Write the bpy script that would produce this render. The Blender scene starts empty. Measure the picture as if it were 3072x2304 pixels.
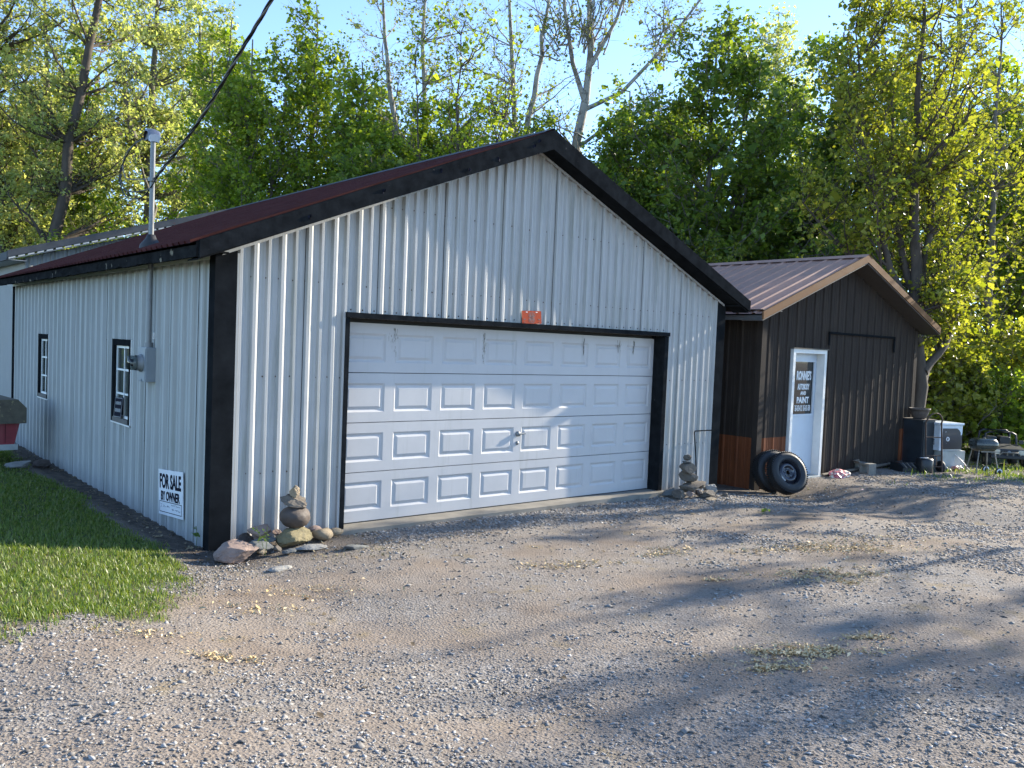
import bpy, bmesh, math, random
import numpy as np
from mathutils import Vector, Matrix, Euler, noise as mnoise

# ------------------------------------------------------------------ camera, sky, sun, exposure
S = bpy.context.scene
COL = S.collection
R = math.radians

cam_d = bpy.data.cameras.new('camera'); cam = bpy.data.objects.new('camera', cam_d); COL.objects.link(cam)
cam_d.sensor_width = 36; cam_d.lens = 36 * 2549.8 / 3072; cam_d.clip_start = .05; cam_d.clip_end = 3000
_r = Vector((.76285, -.64530, .04068)); _u = Vector((-.00231, .06020, .99818)); _f = Vector((.64658, .76155, -.04443))
cam.matrix_world = Matrix(((_r.x, _u.x, -_f.x, -2.995), (_r.y, _u.y, -_f.y, -7.7765), (_r.z, _u.z, -_f.z, 1.94), (0, 0, 0, 1)))
S.camera = cam

SUN_EL = 22.2
SUN_H = Vector((.992, -.124, 0)).normalized()           # horizontal direction towards the sun
sun_dir = Vector((SUN_H.x * math.cos(R(SUN_EL)), SUN_H.y * math.cos(R(SUN_EL)), math.sin(R(SUN_EL))))
W = bpy.data.worlds.new('World'); S.world = W; W.use_nodes = True
nt = W.node_tree; nt.nodes.clear()
sky = nt.nodes.new('ShaderNodeTexSky'); sky.sky_type = 'NISHITA'; sky.sun_disc = False
sky.sun_elevation = R(SUN_EL); sky.sun_rotation = math.atan2(SUN_H.x, SUN_H.y)
sky.air_density = 1.0; sky.dust_density = .0; sky.ozone_density = 2.2; sky.altitude = 3500
bg = nt.nodes.new('ShaderNodeBackground'); bg.inputs['Strength'].default_value = .15
wo = nt.nodes.new('ShaderNodeOutputWorld')
nt.links.new(sky.outputs[0], bg.inputs[0]); nt.links.new(bg.outputs[0], wo.inputs[0])
sun_d = bpy.data.lights.new('sun', 'SUN'); sun_d.energy = 4.0; sun_d.angle = R(.53); sun_d.color = (1, .90, .74)
sun = bpy.data.objects.new('sun', sun_d); COL.objects.link(sun)
sun.rotation_euler = sun_dir.to_track_quat('Z', 'Y').to_euler(); sun.location = (30, -6, 20)
S.view_settings.view_transform = 'Standard'; S.view_settings.look = 'None'
S.view_settings.exposure = 1.74; S.view_settings.gamma = 1
S.cycles.max_bounces = 5; S.cycles.diffuse_bounces = 3; S.cycles.glossy_bounces = 2; S.cycles.transmission_bounces = 4; S.cycles.transparent_max_bounces = 6
S.cycles.use_denoising = True

# ------------------------------------------------------------------ helpers
def tag(o, label=None, cat=None, group=None, kind=None):
    if label: o['label'] = label
    if cat: o['category'] = cat
    if group: o['group'] = group
    if kind: o['kind'] = kind
    return o

def link(name, me, m=None, parent=None, loc=None):
    o = bpy.data.objects.new(name, me); COL.objects.link(o)
    if m is not None and me is not None and not me.materials: me.materials.append(m)
    if parent is not None: o.parent = parent
    if loc is not None: o.location = loc
    return o

def empty(name, loc, rz=0):
    o = bpy.data.objects.new(name, None); COL.objects.link(o); o.location = loc
    o.rotation_euler = (0, 0, rz); o.empty_display_size = .2
    return o

def thing(name, loc, label, cat, group=None, rz=0):
    return tag(empty(name, loc, rz), label, cat, group)

class MB:
    """collects shapes, builds ONE mesh object"""
    def __init__(s): s.v = []; s.f = []; s.sm = []
    def add(s, vs, fs, smooth=False):
        n = len(s.v); s.v += [tuple(v) for v in vs]; s.f += [tuple(i + n for i in f) for f in fs]; s.sm += [smooth] * len(fs)
        return s
    def box(s, x0, x1, y0, y1, z0, z1, M=None):
        vs = [Vector((x, y, z)) for z in (z0, z1) for y in (y0, y1) for x in (x0, x1)]
        if M is not None: vs = [M @ v for v in vs]
        return s.add(vs, [(0, 2, 3, 1), (4, 5, 7, 6), (0, 1, 5, 4), (2, 6, 7, 3), (0, 4, 6, 2), (1, 3, 7, 5)])
    def bbox(s, x0, x1, y0, y1, z0, z1, b=.01, M=None):
        """box with chamfered edges"""
        bm = bmesh.new()
        bmesh.ops.create_cube(bm, size=1)
        for v in bm.verts:
            v.co = Vector(((x0 + x1) / 2 + v.co.x * (x1 - x0), (y0 + y1) / 2 + v.co.y * (y1 - y0), (z0 + z1) / 2 + v.co.z * (z1 - z0)))
        bmesh.ops.bevel(bm, geom=list(bm.edges), offset=b, segments=2, affect='EDGES', profile=.5)
        bm.verts.index_update()
        vs = [(M @ v.co) if M is not None else v.co.copy() for v in bm.verts]
        fs = [tuple(v.index for v in f.verts) for f in bm.faces]
        bm.free()
        return s.add(vs, fs)
    def quad(s, a, b, c, d): return s.add([a, b, c, d], [(0, 1, 2, 3)])
    def prism(s, poly, axis, a, b):
        """extrude a 2d polygon along an axis ('x','y','z')"""
        def P(p, t):
            return {'x': (t, p[0], p[1]), 'y': (p[0], t, p[1]), 'z': (p[0], p[1], t)}[axis]
        n = len(poly)
        vs = [P(p, a) for p in poly] + [P(p, b) for p in poly]
        fs = [tuple(range(n))[::-1], tuple(range(n, 2 * n))] + [(i, (i + 1) % n, n + (i + 1) % n, n + i) for i in range(n)]
        return s.add(vs, fs)
    def tube(s, pts, r, n=8, cap=True, smooth=True):
        pts = [Vector(p) for p in pts]; m = len(pts)
        rs = r if isinstance(r, (list, tuple)) else [r] * m
        vs = []; fs = []
        ref = None
        for i, p in enumerate(pts):
            d = (pts[min(i + 1, m - 1)] - pts[max(i - 1, 0)]).normalized()
            if ref is None:
                ref = Vector((0, 0, 1)) if abs(d.z) < .9 else Vector((1, 0, 0))
            a = d.cross(ref).normalized(); b = d.cross(a).normalized(); ref = -b if False else ref
            for k in range(n):
                t = 2 * math.pi * k / n
                vs.append(p + (a * math.cos(t) + b * math.sin(t)) * rs[i])
        for i in range(m - 1):
            for k in range(n):
                fs.append((i * n + k, i * n + (k + 1) % n, (i + 1) * n + (k + 1) % n, (i + 1) * n + k))
        s.add(vs, fs, smooth)
        if cap:
            s.add(vs[:n], [tuple(range(n))[::-1]]); s.add(vs[-n:], [tuple(range(n))])
        return s
    def lathe(s, prof, M=None, n=24, smooth=True):
        """revolve (radius, height) about local z"""
        vs = []; fs = []
        for (r, z) in prof:
            for k in range(n):
                t = 2 * math.pi * k / n; v = Vector((r * math.cos(t), r * math.sin(t), z))
                vs.append(M @ v if M is not None else v)
        for i in range(len(prof) - 1):
            for k in range(n):
                fs.append((i * n + k, i * n + (k + 1) % n, (i + 1) * n + (k + 1) % n, (i + 1) * n + k))
        return s.add(vs, fs, smooth)
    def mesh(s, name):
        me = bpy.data.meshes.new(name); me.from_pydata(s.v, [], s.f)
        if any(s.sm): me.polygons.foreach_set('use_smooth', s.sm)
        me.update(); return me
    def build(s, name, m, parent=None, loc=None): return link(name, s.mesh(name), m, parent, loc)

def npmesh(name, V, F, m, parent=None, smooth=False):
    """fast mesh from numpy arrays; F is (n,3) or (n,4)"""
    V = np.asarray(V, np.float32); F = np.asarray(F, np.int32)
    me = bpy.data.meshes.new(name); k = F.shape[1]
    me.vertices.add(len(V)); me.vertices.foreach_set('co', V.ravel())
    me.loops.add(F.size); me.loops.foreach_set('vertex_index', F.ravel())
    me.polygons.add(len(F)); me.polygons.foreach_set('loop_start', np.arange(0, F.size, k, dtype=np.int32))
    me.polygons.foreach_set('loop_total', np.full(len(F), k, np.int32))
    if smooth: me.polygons.foreach_set('use_smooth', np.ones(len(F), bool))
    me.update(calc_edges=True); me.validate()
    return link(name, me, m, parent)

# ------------------------------------------------------------------ materials
MATS = {}
def new_mat(name):
    m = bpy.data.materials.new(name); m.use_nodes = True; n = m.node_tree; n.nodes.clear()
    out = n.nodes.new('ShaderNodeOutputMaterial'); MATS[name] = m
    return m, n, out

def N(n, t, **kw):
    x = n.nodes.new(t)
    for k, v in kw.items():
        if k.startswith('i_'): x.inputs[k[2:].replace('_', ' ')].default_value = v
        else: setattr(x, k, v)
    return x

def ramp(n, stops, fac):
    r = n.nodes.new('ShaderNodeValToRGB'); e = r.color_ramp.elements
    while len(e) < len(stops): e.new(.5)
    for i, (p, c) in enumerate(stops):
        e[i].position = p; e[i].color = (*c, 1) if len(c) == 3 else c
    n.links.new(fac, r.inputs[0]); return r

def mixc(n, fac, a, b, mode='MIX'):
    x = n.nodes.new('ShaderNodeMix'); x.data_type = 'RGBA'; x.blend_type = mode
    for s, v in ((0, fac), (6, a), (7, b)):
        if isinstance(v, bpy.types.NodeSocket): n.links.new(v, x.inputs[s])
        else: x.inputs[s].default_value = v if not isinstance(v, tuple) or len(v) == 4 else (*v, 1)
    return x.outputs[2]

def pos(n, scale=(1, 1, 1)):
    g = n.nodes.new('ShaderNodeNewGeometry'); mp = n.nodes.new('ShaderNodeMapping')
    mp.inputs['Scale'].default_value = scale; n.links.new(g.outputs['Position'], mp.inputs[0]); return mp.outputs[0]

def noise(n, vec, scale, detail=4, rough=.6):
    x = n.nodes.new('ShaderNodeTexNoise'); x.inputs['Scale'].default_value = scale
    x.inputs['Detail'].default_value = detail; x.inputs['Roughness'].default_value = rough
    n.links.new(vec, x.inputs['Vector']); return x.outputs['Fac']

def mat(name, col, rough=.6, var=.18, scale=6, metal=0, spec=.5, bump=0., bscale=60, streak=None, streak_amt=.5, streak_lo=.52, speck=None, speck_scale=30, speck_lo=.68, stretch=(1, 1, 1), fine=None):
    """paint / stone / timber: base colour with worn variation, optional run-down stains and flecks"""
    if name in MATS: return MATS[name]
    m, n, out = new_mat(name)
    p = N(n, 'ShaderNodeBsdfPrincipled'); n.links.new(p.outputs[0], out.inputs[0])
    p.inputs['Roughness'].default_value = rough; p.inputs['Metallic'].default_value = metal
    p.inputs['Specular IOR Level'].default_value = spec
    f = noise(n, pos(n, stretch), scale, 5)
    lo = tuple(c * (1 - var) for c in col); hi = tuple(min(1, c * (1 + var)) for c in col)
    c = ramp(n, [(.3, lo), (.7, hi)], f).outputs[0]
    if streak:
        f2 = noise(n, pos(n, (7, 7, .45)), 1.6, 6, .65)
        k = ramp(n, [(streak_lo, (0, 0, 0)), (streak_lo + .22, (streak_amt,) * 3)], f2).outputs[0]
        c = mixc(n, k, c, (*streak, 1))
    if fine:
        f4 = noise(n, pos(n, (38, 38, .35)), 1.0, 4, .6)
        k4 = ramp(n, [(.50, (0, 0, 0)), (.72, (.55, .55, .55))], f4).outputs[0]
        c = mixc(n, k4, c, (*fine, 1))
    if speck:
        f3 = noise(n, pos(n), speck_scale, 3)
        k = ramp(n, [(speck_lo, (0, 0, 0)), (speck_lo + .04, (1, 1, 1))], f3).outputs[0]
        c = mixc(n, k, c, (*speck, 1))
    n.links.new(c, p.inputs['Base Color'])
    rr = ramp(n, [(.3, (max(0, rough - .1),) * 3), (.75, (min(1, rough + .12),) * 3)], f).outputs[0]
    n.links.new(rr, p.inputs['Roughness'])
    if bump:
        b = N(n, 'ShaderNodeBump'); b.inputs['Strength'].default_value = bump; b.inputs['Distance'].default_value = .01
        n.links.new(noise(n, pos(n, stretch), bscale, 4), b.inputs['Height']); n.links.new(b.outputs[0], p.inputs['Normal'])
    return m

def leaf_mat(name, cols, trans=.42, tint=(1.5, 1.5, .5)):
    m, n, out = new_mat(name)
    g = N(n, 'ShaderNodeNewGeometry')
    st = [(i / (len(cols) - 1), c) for i, c in enumerate(cols)]
    c = ramp(n, st, g.outputs['Random Per Island']).outputs[0]
    p = N(n, 'ShaderNodeBsdfPrincipled'); p.inputs['Roughness'].default_value = .42; p.inputs['Specular IOR Level'].default_value = .45
    n.links.new(c, p.inputs['Base Color'])
    t = N(n, 'ShaderNodeBsdfTranslucent')
    tc = mixc(n, 1.0, c, (*tint, 1), 'MULTIPLY'); n.links.new(tc, t.inputs[0])
    mx = N(n, 'ShaderNodeMixShader'); mx.inputs[0].default_value = trans
    n.links.new(p.outputs[0], mx.inputs[1]); n.links.new(t.outputs[0], mx.inputs[2]); n.links.new(mx.outputs[0], out.inputs[0])
    return m

def island_mat(name, cols, rough=.85):
    m, n, out = new_mat(name)
    g = N(n, 'ShaderNodeNewGeometry')
    c = ramp(n, [(i / (len(cols) - 1), q) for i, q in enumerate(cols)], g.outputs['Random Per Island']).outputs[0]
    p = N(n, 'ShaderNodeBsdfPrincipled'); p.inputs['Roughness'].default_value = rough
    p.inputs['Specular IOR Level'].default_value = .3
    n.links.new(c, p.inputs['Base Color']); n.links.new(p.outputs[0], out.inputs[0]); return m

def glass_mat(name, tint, tr=.45, refl_tone=(.012, .014, .014)):
    m, n, out = new_mat(name)
    a = N(n, 'ShaderNodeBsdfTransparent'); a.inputs[0].default_value = (*tint, 1)
    g = N(n, 'ShaderNodeBsdfPrincipled'); g.inputs['Base Color'].default_value = (*refl_tone, 1); g.inputs['Roughness'].default_value = .04
    g.inputs['Specular IOR Level'].default_value = .9
    mx = N(n, 'ShaderNodeMixShader'); mx.inputs[0].default_value = 1 - tr
    n.links.new(a.outputs[0], mx.inputs[1]); n.links.new(g.outputs[0], mx.inputs[2]); n.links.new(mx.outputs[0], out.inputs[0])
    return m

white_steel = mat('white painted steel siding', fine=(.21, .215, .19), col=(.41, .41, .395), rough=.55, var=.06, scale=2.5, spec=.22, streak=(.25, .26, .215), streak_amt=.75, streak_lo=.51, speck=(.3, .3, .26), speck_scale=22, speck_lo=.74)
side_steel_shade = mat('white painted steel side wall', fine=(.21, .225, .20), col=(.365, .375, .36), rough=.6, var=.06, scale=2.5, spec=.2, streak=(.24, .26, .22), streak_amt=.6, streak_lo=.54)  # same white as the front, with this wall's shade put into the colour
fine_steel = mat('pale steel outbuilding siding', (.34, .345, .33), .55, .06, 3, spec=.2)
door_white = mat('white embossed door steel', (.47, .462, .455), .5, .04, 3, spec=.3, streak=(.30, .30, .26), streak_amt=.5, streak_lo=.58, speck=(.35, .34, .29), speck_scale=16, speck_lo=.76)
black_paint = mat('weathered black paint', (.014, .0155, .017), .92, .35, 9, spec=0, speck=(.10, .095, .085), speck_scale=14, speck_lo=.72, bump=.15, bscale=30)
black_trim = mat('black coated trim steel', (.013, .0145, .016), .88, .3, 5, spec=0, speck=(.06, .06, .055), speck_scale=9, speck_lo=.74)
black_wood = mat('peeling black timber fascia', (.018, .0185, .019), .95, .4, 12, spec=0, speck=(.19, .17, .13), speck_scale=7, speck_lo=.66, bump=.4, bscale=24, stretch=(1, .5, 1))
red_roof = mat('faded red roof steel', (.078, .028, .025), .8, .25, 3, spec=.05, streak=(.105, .052, .045), streak_amt=.5, streak_lo=.5)
grey_cap = mat('grey galvanised ridge cap', (.085, .09, .094), .75, .2, 5, spec=.1, speck=(.12, .07, .06), speck_scale=9, speck_lo=.64)
brown_steel = mat('dark brown shed steel', (.040, .032, .027), .8, .15, 4, spec=.08, streak=(.085, .068, .05), streak_amt=.6, streak_lo=.55)
copper_steel = mat('rust brown wainscot steel', (.19, .062, .026), .7, .15, 4, spec=.12, streak=(.09, .036, .02), streak_amt=.7, streak_lo=.48)
brown_roof = mat('brown shed roof steel', (.40, .235, .175), .6, .1, 3, spec=.2, streak=(.47, .30, .225), streak_amt=.5, streak_lo=.5)  # brown lifted paler: sky reflection on the slope put into the base
tan_trim = mat('tan brown rake trim', (.17, .088, .042), .7, .12, 4, spec=.1)
soffit_grey = mat('brown grey soffit', (.065, .055, .048), .6, .15, 5)
concrete = mat('weathered concrete', (.20, .185, .155), .95, .25, 4, bump=.3, bscale=50, speck=(.22, .2, .17), speck_scale=12, speck_lo=.66)
dark_void = mat('dark interior lining', (.035, .036, .034), .9, .2, 3)
curtain_grey = mat('grey interior wall', (.20, .21, .19), .9, .35, 3)
sash_white = mat('white window sash paint', (.7, .72, .7), .45, .08, 8)
pale_wood = mat('grey sill timber', (.10, .095, .085), .8, .3, 14)
grime = mat('dark green brown grime', (.21, .20, .165), .9, .3, 30)
glass_pane = glass_mat('window glass', (.75, .82, .78), .3, (.075, .085, .075))  # grey-green base colour stands in for trees and sky mirrored in the panes
glass_dark = glass_mat('dark door glass', (.3, .35, .32), .12)
meter_glass = glass_mat('meter glass dome', (.8, .86, .86), .55)
door_blue = mat('pale blue white door paint', (.50, .56, .62), .45, .05, 4)
trim_white = mat('white door trim', (.66, .66, .63), .5, .08, 6)
ink = mat('black lettering ink', (.012, .013, .022), .9, .1, 10, spec=.05)
pen_ink = mat('blue grey pen ink', (.10, .12, .16), .6, .2, 10)
decal_white = mat('white vinyl lettering', (.72, .74, .74), .5, .06, 10)
sign_white = mat('white plastic sign', (.66, .68, .70), .4, .04, 6)
galv = mat('galvanised conduit', (.20, .212, .215), .55, .18, 7, metal=.3)
meter_grey = mat('grey meter box paint', (.22, .25, .27), .5, .1, 6)
steel_cap = mat('cast aluminium weatherhead', (.22, .24, .275), .35, .12, 8, metal=.6)
rubber_boot = mat('black roof boot rubber', (.02, .02, .021), .6, .3, 12)
cable_black = mat('black cable sheath', (.014, .015, .016), .5, .3, 30)
cable_bare = mat('weathered bare cable', (.13, .13, .12), .5, .3, 30)
plate_red = mat('faded orange red plate', (.33, .055, .025), .75, .12, 30, spec=.08)
plate_dark = mat('dark red plate print', (.11, .018, .016), .5, .15, 40)
rust = mat('rusty brown steel', (.075, .048, .035), .8, .35, 25, bump=.2)
tyre_rub = mat('black tyre rubber', (.017, .018, .019), .62, .3, 18, speck=(.09, .08, .06), speck_scale=10, speck_lo=.66, bump=.2, bscale=70)
rim_black = mat('glossy black wheel steel', (.016, .017, .024), .22, .3, 12, spec=.8)
red_box = mat('faded red boards', (.27, .038, .045), .6, .18, 9, streak=(.34, .10, .10), streak_amt=.6, streak_lo=.5)
felt_roof = mat('mossy brown roofing felt', (.115, .10, .072), .9, .3, 8, speck=(.24, .21, .12), speck_scale=11, speck_lo=.64, bump=.4, bscale=80)
old_wood = mat('old grey timber', (.11, .095, .075), .85, .35, 10, bump=.3, bscale=40, stretch=(1, .2, 1))
black_plastic = mat('black plastic', (.018, .02, .022), .4, .2, 12)
grill_green = mat('dark green grill enamel', (.028, .036, .032), .28, .2, 9, spec=.7)
grill_leg = mat('dull grill leg steel', (.20, .19, .17), .5, .2, 20, metal=.4)
appl_white = mat('white appliance enamel', (.62, .68, .72), .35, .1, 8)
appl_dark = mat('dark appliance panel', (.035, .034, .04), .5, .2, 8, speck=(.4, .45, .48), speck_scale=9, speck_lo=.72)
sheet_grey = mat('grey white sheet metal', (.40, .42, .40), .6, .18, 6)
cabinet_blue = mat('black blue cabinet steel', (.018, .024, .03), .55, .3, 6, speck=(.14, .15, .13), speck_scale=5, speck_lo=.74)
pot_brown = mat('brown grey clay pot', (.085, .07, .06), .8, .3, 20)
block_grey = mat('cinder block concrete', (.20, .19, .165), .95, .2, 30, bump=.5, bscale=90)
pink_wrap = mat('pink and cream plastic wrapper', (.55, .17, .19), .4, .4, 14, speck=(.66, .58, .48), speck_scale=11, speck_lo=.5)
white_bag = mat('white plastic bag', (.66, .64, .62), .4, .15, 12)
lamp_cream = mat('cream headlight plastic', (.52, .50, .40), .3, .1, 20)
bark_dark = mat('dark furrowed bark', (.07, .055, .042), .95, .4, 9, bump=.8, bscale=22, stretch=(1, 1, .25))
bark_grey = mat('grey brown bark', (.135, .12, .098), .95, .35, 9, bump=.6, bscale=25, stretch=(1, 1, .3))
bark_pale = mat('mottled pale sycamore bark', (.27, .255, .215), .85, .2, 3, speck=(.14, .125, .10), speck_scale=4, speck_lo=.53, bump=.2, bscale=20)
leaf_maple = leaf_mat('maple leaf green', [(.10, .165, .02), (.165, .24, .03), (.235, .305, .042), (.31, .36, .06)], .54)
leaf_dark = leaf_mat('dense dark leaf', [(.075, .13, .026), (.115, .18, .032), (.165, .23, .04), (.22, .275, .052)], .52)
leaf_yellow = leaf_mat('young yellow green leaf', [(.15, .185, .024), (.21, .24, .036), (.27, .285, .05), (.33, .33, .075)], .52)
leaf_pale = leaf_mat('pale cottonwood leaf', [(.22, .285, .095), (.30, .365, .135), (.38, .43, .18), (.46, .49, .25)], .58, (1.5, 1.4, .7))
leaf_syc = leaf_mat('sparse sycamore leaf', [(.11, .15, .035), (.17, .205, .055), (.22, .245, .08), (.19, .18, .08)], .45)
grass_mat = leaf_mat('lawn grass blade', [(.075, .13, .02), (.115, .18, .03), (.165, .225, .045), (.27, .28, .11)], .4, (1.4, 1.4, .5))
weed_mat = leaf_mat('weed leaf', [(.08, .15, .03), (.14, .2, .05)], .4)
gravel_mat = island_mat('limestone gravel', [(.115, .105, .094), (.18, .17, .157), (.24, .23, .215), (.30, .29, .275), (.38, .372, .358)])
catkin_mat = island_mat('dry tan catkins', [(.46, .33, .15), (.60, .45, .24), (.70, .56, .34)])
straw_mat = island_mat('dry straw', [(.16, .12, .06), (.26, .20, .10), (.34, .27, .14), (.15, .16, .05)])
litter_mat = island_mat('dead leaf litter', [(.07, .05, .03), (.13, .095, .055), (.22, .17, .10), (.30, .26, .17)])

# ------------------------------------------------------------------ ground
rng = np.random.default_rng(11)
_tab = rng.random((256, 256))
def vnoise(x, y, s=0):
    x = np.asarray(x, float) + s * 17.31; y = np.asarray(y, float) + s * 9.7
    xi = np.floor(x).astype(int); yi = np.floor(y).astype(int); fx = x - xi; fy = y - yi
    fx = fx * fx * (3 - 2 * fx); fy = fy * fy * (3 - 2 * fy)
    g = lambda a, b: _tab[a % 256, b % 256]
    return (g(xi, yi) * (1 - fx) + g(xi + 1, yi) * fx) * (1 - fy) + (g(xi, yi + 1) * (1 - fx) + g(xi + 1, yi + 1) * fx) * fy
def fbm(x, y, s=0, o=4):
    v = 0; a = .5
    for i in range(o):
        v = v + a * vnoise(x * 2 ** i, y * 2 ** i, s + i); a *= .5
    return v
def sstep(a, b, x):
    t = np.clip((x - a) / (b - a), 0, 1); return t * t * (3 - 2 * t)
def lawn_edge(x):
    return np.interp(x, [-30, -5, -2, -1.2, -.75, -.5, -.42], [-7.5, -3.7, -2.35, -1.9, -1.45, -.8, .0])
def lawn_mask(x, y):
    w = (fbm(x * 2.2, y * 2.2, 3) - .47) * .9
    a = sstep(-.25, .30, y - lawn_edge(x) + w * 1.5 + (fbm(x * 9, y * 9, 12) - .47) * .5)
    b = sstep(.30, .52, -x + w * .5)                   # bare strip along the wall
    front = sstep(.0, .12, -x - .40 + w * .3)
    return np.where(y > 0, a * b, a * front) * (x < 1)
def track(x, y):
    w = (fbm(x * .6, y * .6, 51) - .47) * 1.2
    t = np.exp(-((y + 1.85 + .05 * x + w) / .38) ** 2) + np.exp(-((y + 3.25 + .10 * x + w) / .42) ** 2) + .8 * np.exp(-((y + 4.9 + .15 * x + w) / .3) ** 2)
    return np.clip(t, 0, 1) * sstep(.25, .5, fbm(x * 1.7, y * 1.7, 52)) * sstep(-3, -1, x) * sstep(11, 7, x)
def gz(x, y):
    x = np.asarray(x, float); y = np.asarray(y, float)
    b = np.interp(x, [-200, -6, -1.9, -.5, 0, 1.2, 6.5, 7.6, 8.9, 10, 12, 14.5, 18, 30, 300],
                  [.6, .34, .15, -.04, -.09, -.05, -.08, -.15, -.23, -.13, -.13, -.13, -.16, -.25, -.4])
    s = np.clip(-.6 - y, 0, 14) * .047
    s = s * np.interp(x, [-4, 6, 14], [1, .8, .35])
    z = b + s
    z = z + (fbm(x * .9, y * .9, 5) - .47) * .05 + (fbm(x * 5, y * 5, 8, 3) - .43) * .018
    under = ((x > -.02) & (x < 7.72) & (y > .02) & (y < 9.3)) | ((x > 8.86) & (x < 14.2) & (y > .07) & (y < 8))
    z = np.where(under, np.minimum(z, -.1), z)
    # rutted track: shallow wheel hollows
    return z
def axis(a, lo, hi, b, step):
    core = np.arange(lo, hi + 1e-6, step)
    def tail(n, first, end):
        return first * (end / first) ** (np.arange(1, n + 1) / n)
    return np.concatenate([lo - tail(26, step, lo - a)[::-1], core, hi + tail(26, step, b - hi)])
gx = axis(-700, -5, 18.5, 700, .1); gy = axis(-300, -7.6, 3, 1200, .1)
X, Y = np.meshgrid(gx, gy, indexing='ij'); Z = gz(X, Y)
nx, ny = X.shape
V = np.stack([X, Y, Z], -1).reshape(-1, 3)
I = np.arange(nx * ny).reshape(nx, ny)
F = np.stack([I[:-1, :-1], I[1:, :-1], I[1:, 1:], I[:-1, 1:]], -1).reshape(-1, 4)

m, n, out = new_mat('gravel drive and lawn soil')
p = N(n, 'ShaderNodeBsdfPrincipled'); p.inputs['Roughness'].default_value = .95; p.inputs['Specular IOR Level'].default_value = .2
n.links.new(p.outputs[0], out.inputs[0])
P0 = pos(n)
dirt = ramp(n, [(.28, (.145, .108, .078)), (.43, (.21, .163, .122)), (.55, (.255, .205, .158)), (.72, (.31, .262, .21))], noise(n, P0, 1.3, 8, .65)).outputs[0]
vo = N(n, 'ShaderNodeTexVoronoi'); vo.inputs['Scale'].default_value = 55; n.links.new(P0, vo.inputs['Vector'])
chips = ramp(n, [(.0, (.115, .102, .09)), (.4, (.205, .187, .167)), (.75, (.285, .268, .245)), (1, (.37, .352, .33))], vo.outputs['Color']).outputs[0]
vo2 = N(n, 'ShaderNodeTexVoronoi'); vo2.inputs['Scale'].default_value = 120; n.links.new(P0, vo2.inputs['Vector'])
grit = ramp(n, [(.0, (.12, .104, .088)), (.45, (.205, .183, .158)), (.8, (.285, .262, .232)), (1, (.37, .348, .315))], vo2.outputs['Color']).outputs[0]
gsel = ramp(n, [(.45, (0, 0, 0)), (.55, (1, 1, 1))], noise(n, P0, 5, 5)).outputs[0]
chips = mixc(n, gsel, grit, chips)
gk = ramp(n, [(.40, (.45, .45, .45)), (.58, (.9, .9, .9))], noise(n, P0, .8, 6, .6)).outputs[0]
trk = N(n, 'ShaderNodeAttribute'); trk.attribute_name = 'track'
gk = mixc(n, trk.outputs['Fac'], gk, (.12, .12, .12, 1))
drive = mixc(n, gk, dirt, chips)
ta = ramp(n, [(.60, (0, 0, 0)), (.70, (.6, .6, .6))], noise(n, P0, 2.2, 5)).outputs[0]
drive = mixc(n, ta, drive, (.22, .17, .09, 1))
at = N(n, 'ShaderNodeAttribute'); at.attribute_name = 'lawn'
soil = ramp(n, [(.3, (.05, .062, .022)), (.6, (.085, .092, .036)), (.8, (.15, .135, .07))], noise(n, P0, 6, 6)).outputs[0]
c1 = mixc(n, at.outputs['Fac'], drive, soil)
a2 = N(n, 'ShaderNodeAttribute'); a2.attribute_name = 'bare'
bare = ramp(n, [(.3, (.05, .042, .034)), (.55, (.105, .085, .068)), (.8, (.18, .15, .12))], noise(n, P0, 9, 6)).outputs[0]
c2 = mixc(n, a2.outputs['Fac'], c1, bare)
n.links.new(c2, p.inputs['Base Color'])
bmp = N(n, 'ShaderNodeBump'); bmp.inputs['Strength'].default_value = .55; bmp.inputs['Distance'].default_value = .015
h1 = N(n, 'ShaderNodeMath', operation='ADD'); n.links.new(vo.outputs['Distance'], h1.inputs[0]); n.links.new(noise(n, P0, 90, 4), h1.inputs[1])
n.links.new(h1.outputs[0], bmp.inputs['Height']); n.links.new(bmp.outputs[0], p.inputs['Normal'])
ground = npmesh('ground', V, F, m, None, True); tag(ground, kind='structure')
fx, fy = V[:, 0], V[:, 1]
lm = lawn_mask(fx, fy)
lm = np.maximum(lm, sstep(14.3, 16, fx) * sstep(-3.4, -2.0, fy + (fbm(fx, fy, 6) - .47) * 2) * .8)
lm = np.maximum(lm, sstep(9.5, 12, fy)); lm = np.maximum(lm, sstep(7.9, 8.3, fx) * sstep(.6, 1.2, fy))
bm_ = sstep(.5, .3, -fx) * sstep(-1.0, -.45, fy) * (fx < .1) * (fx > -2)
bm_ = np.maximum(bm_, .75 * sstep(7.2, 8.3, fx) * sstep(11.5, 9.5, fx) * sstep(-1.7, -.8, fy) * (fbm(fx * 1.5, fy * 1.5, 4) > .3))
bm_ = np.maximum(bm_, .55 * sstep(-.1, .15, fx) * sstep(1.9, 1.2, fx) * sstep(-1.0, -.6, fy))
for nm, arr in (('lawn', lm), ('bare', bm_), ('track', track(fx, fy))):
    a = ground.data.attributes.new(nm, 'FLOAT', 'POINT'); a.data.foreach_set('value', arr.astype(np.float32))

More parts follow.
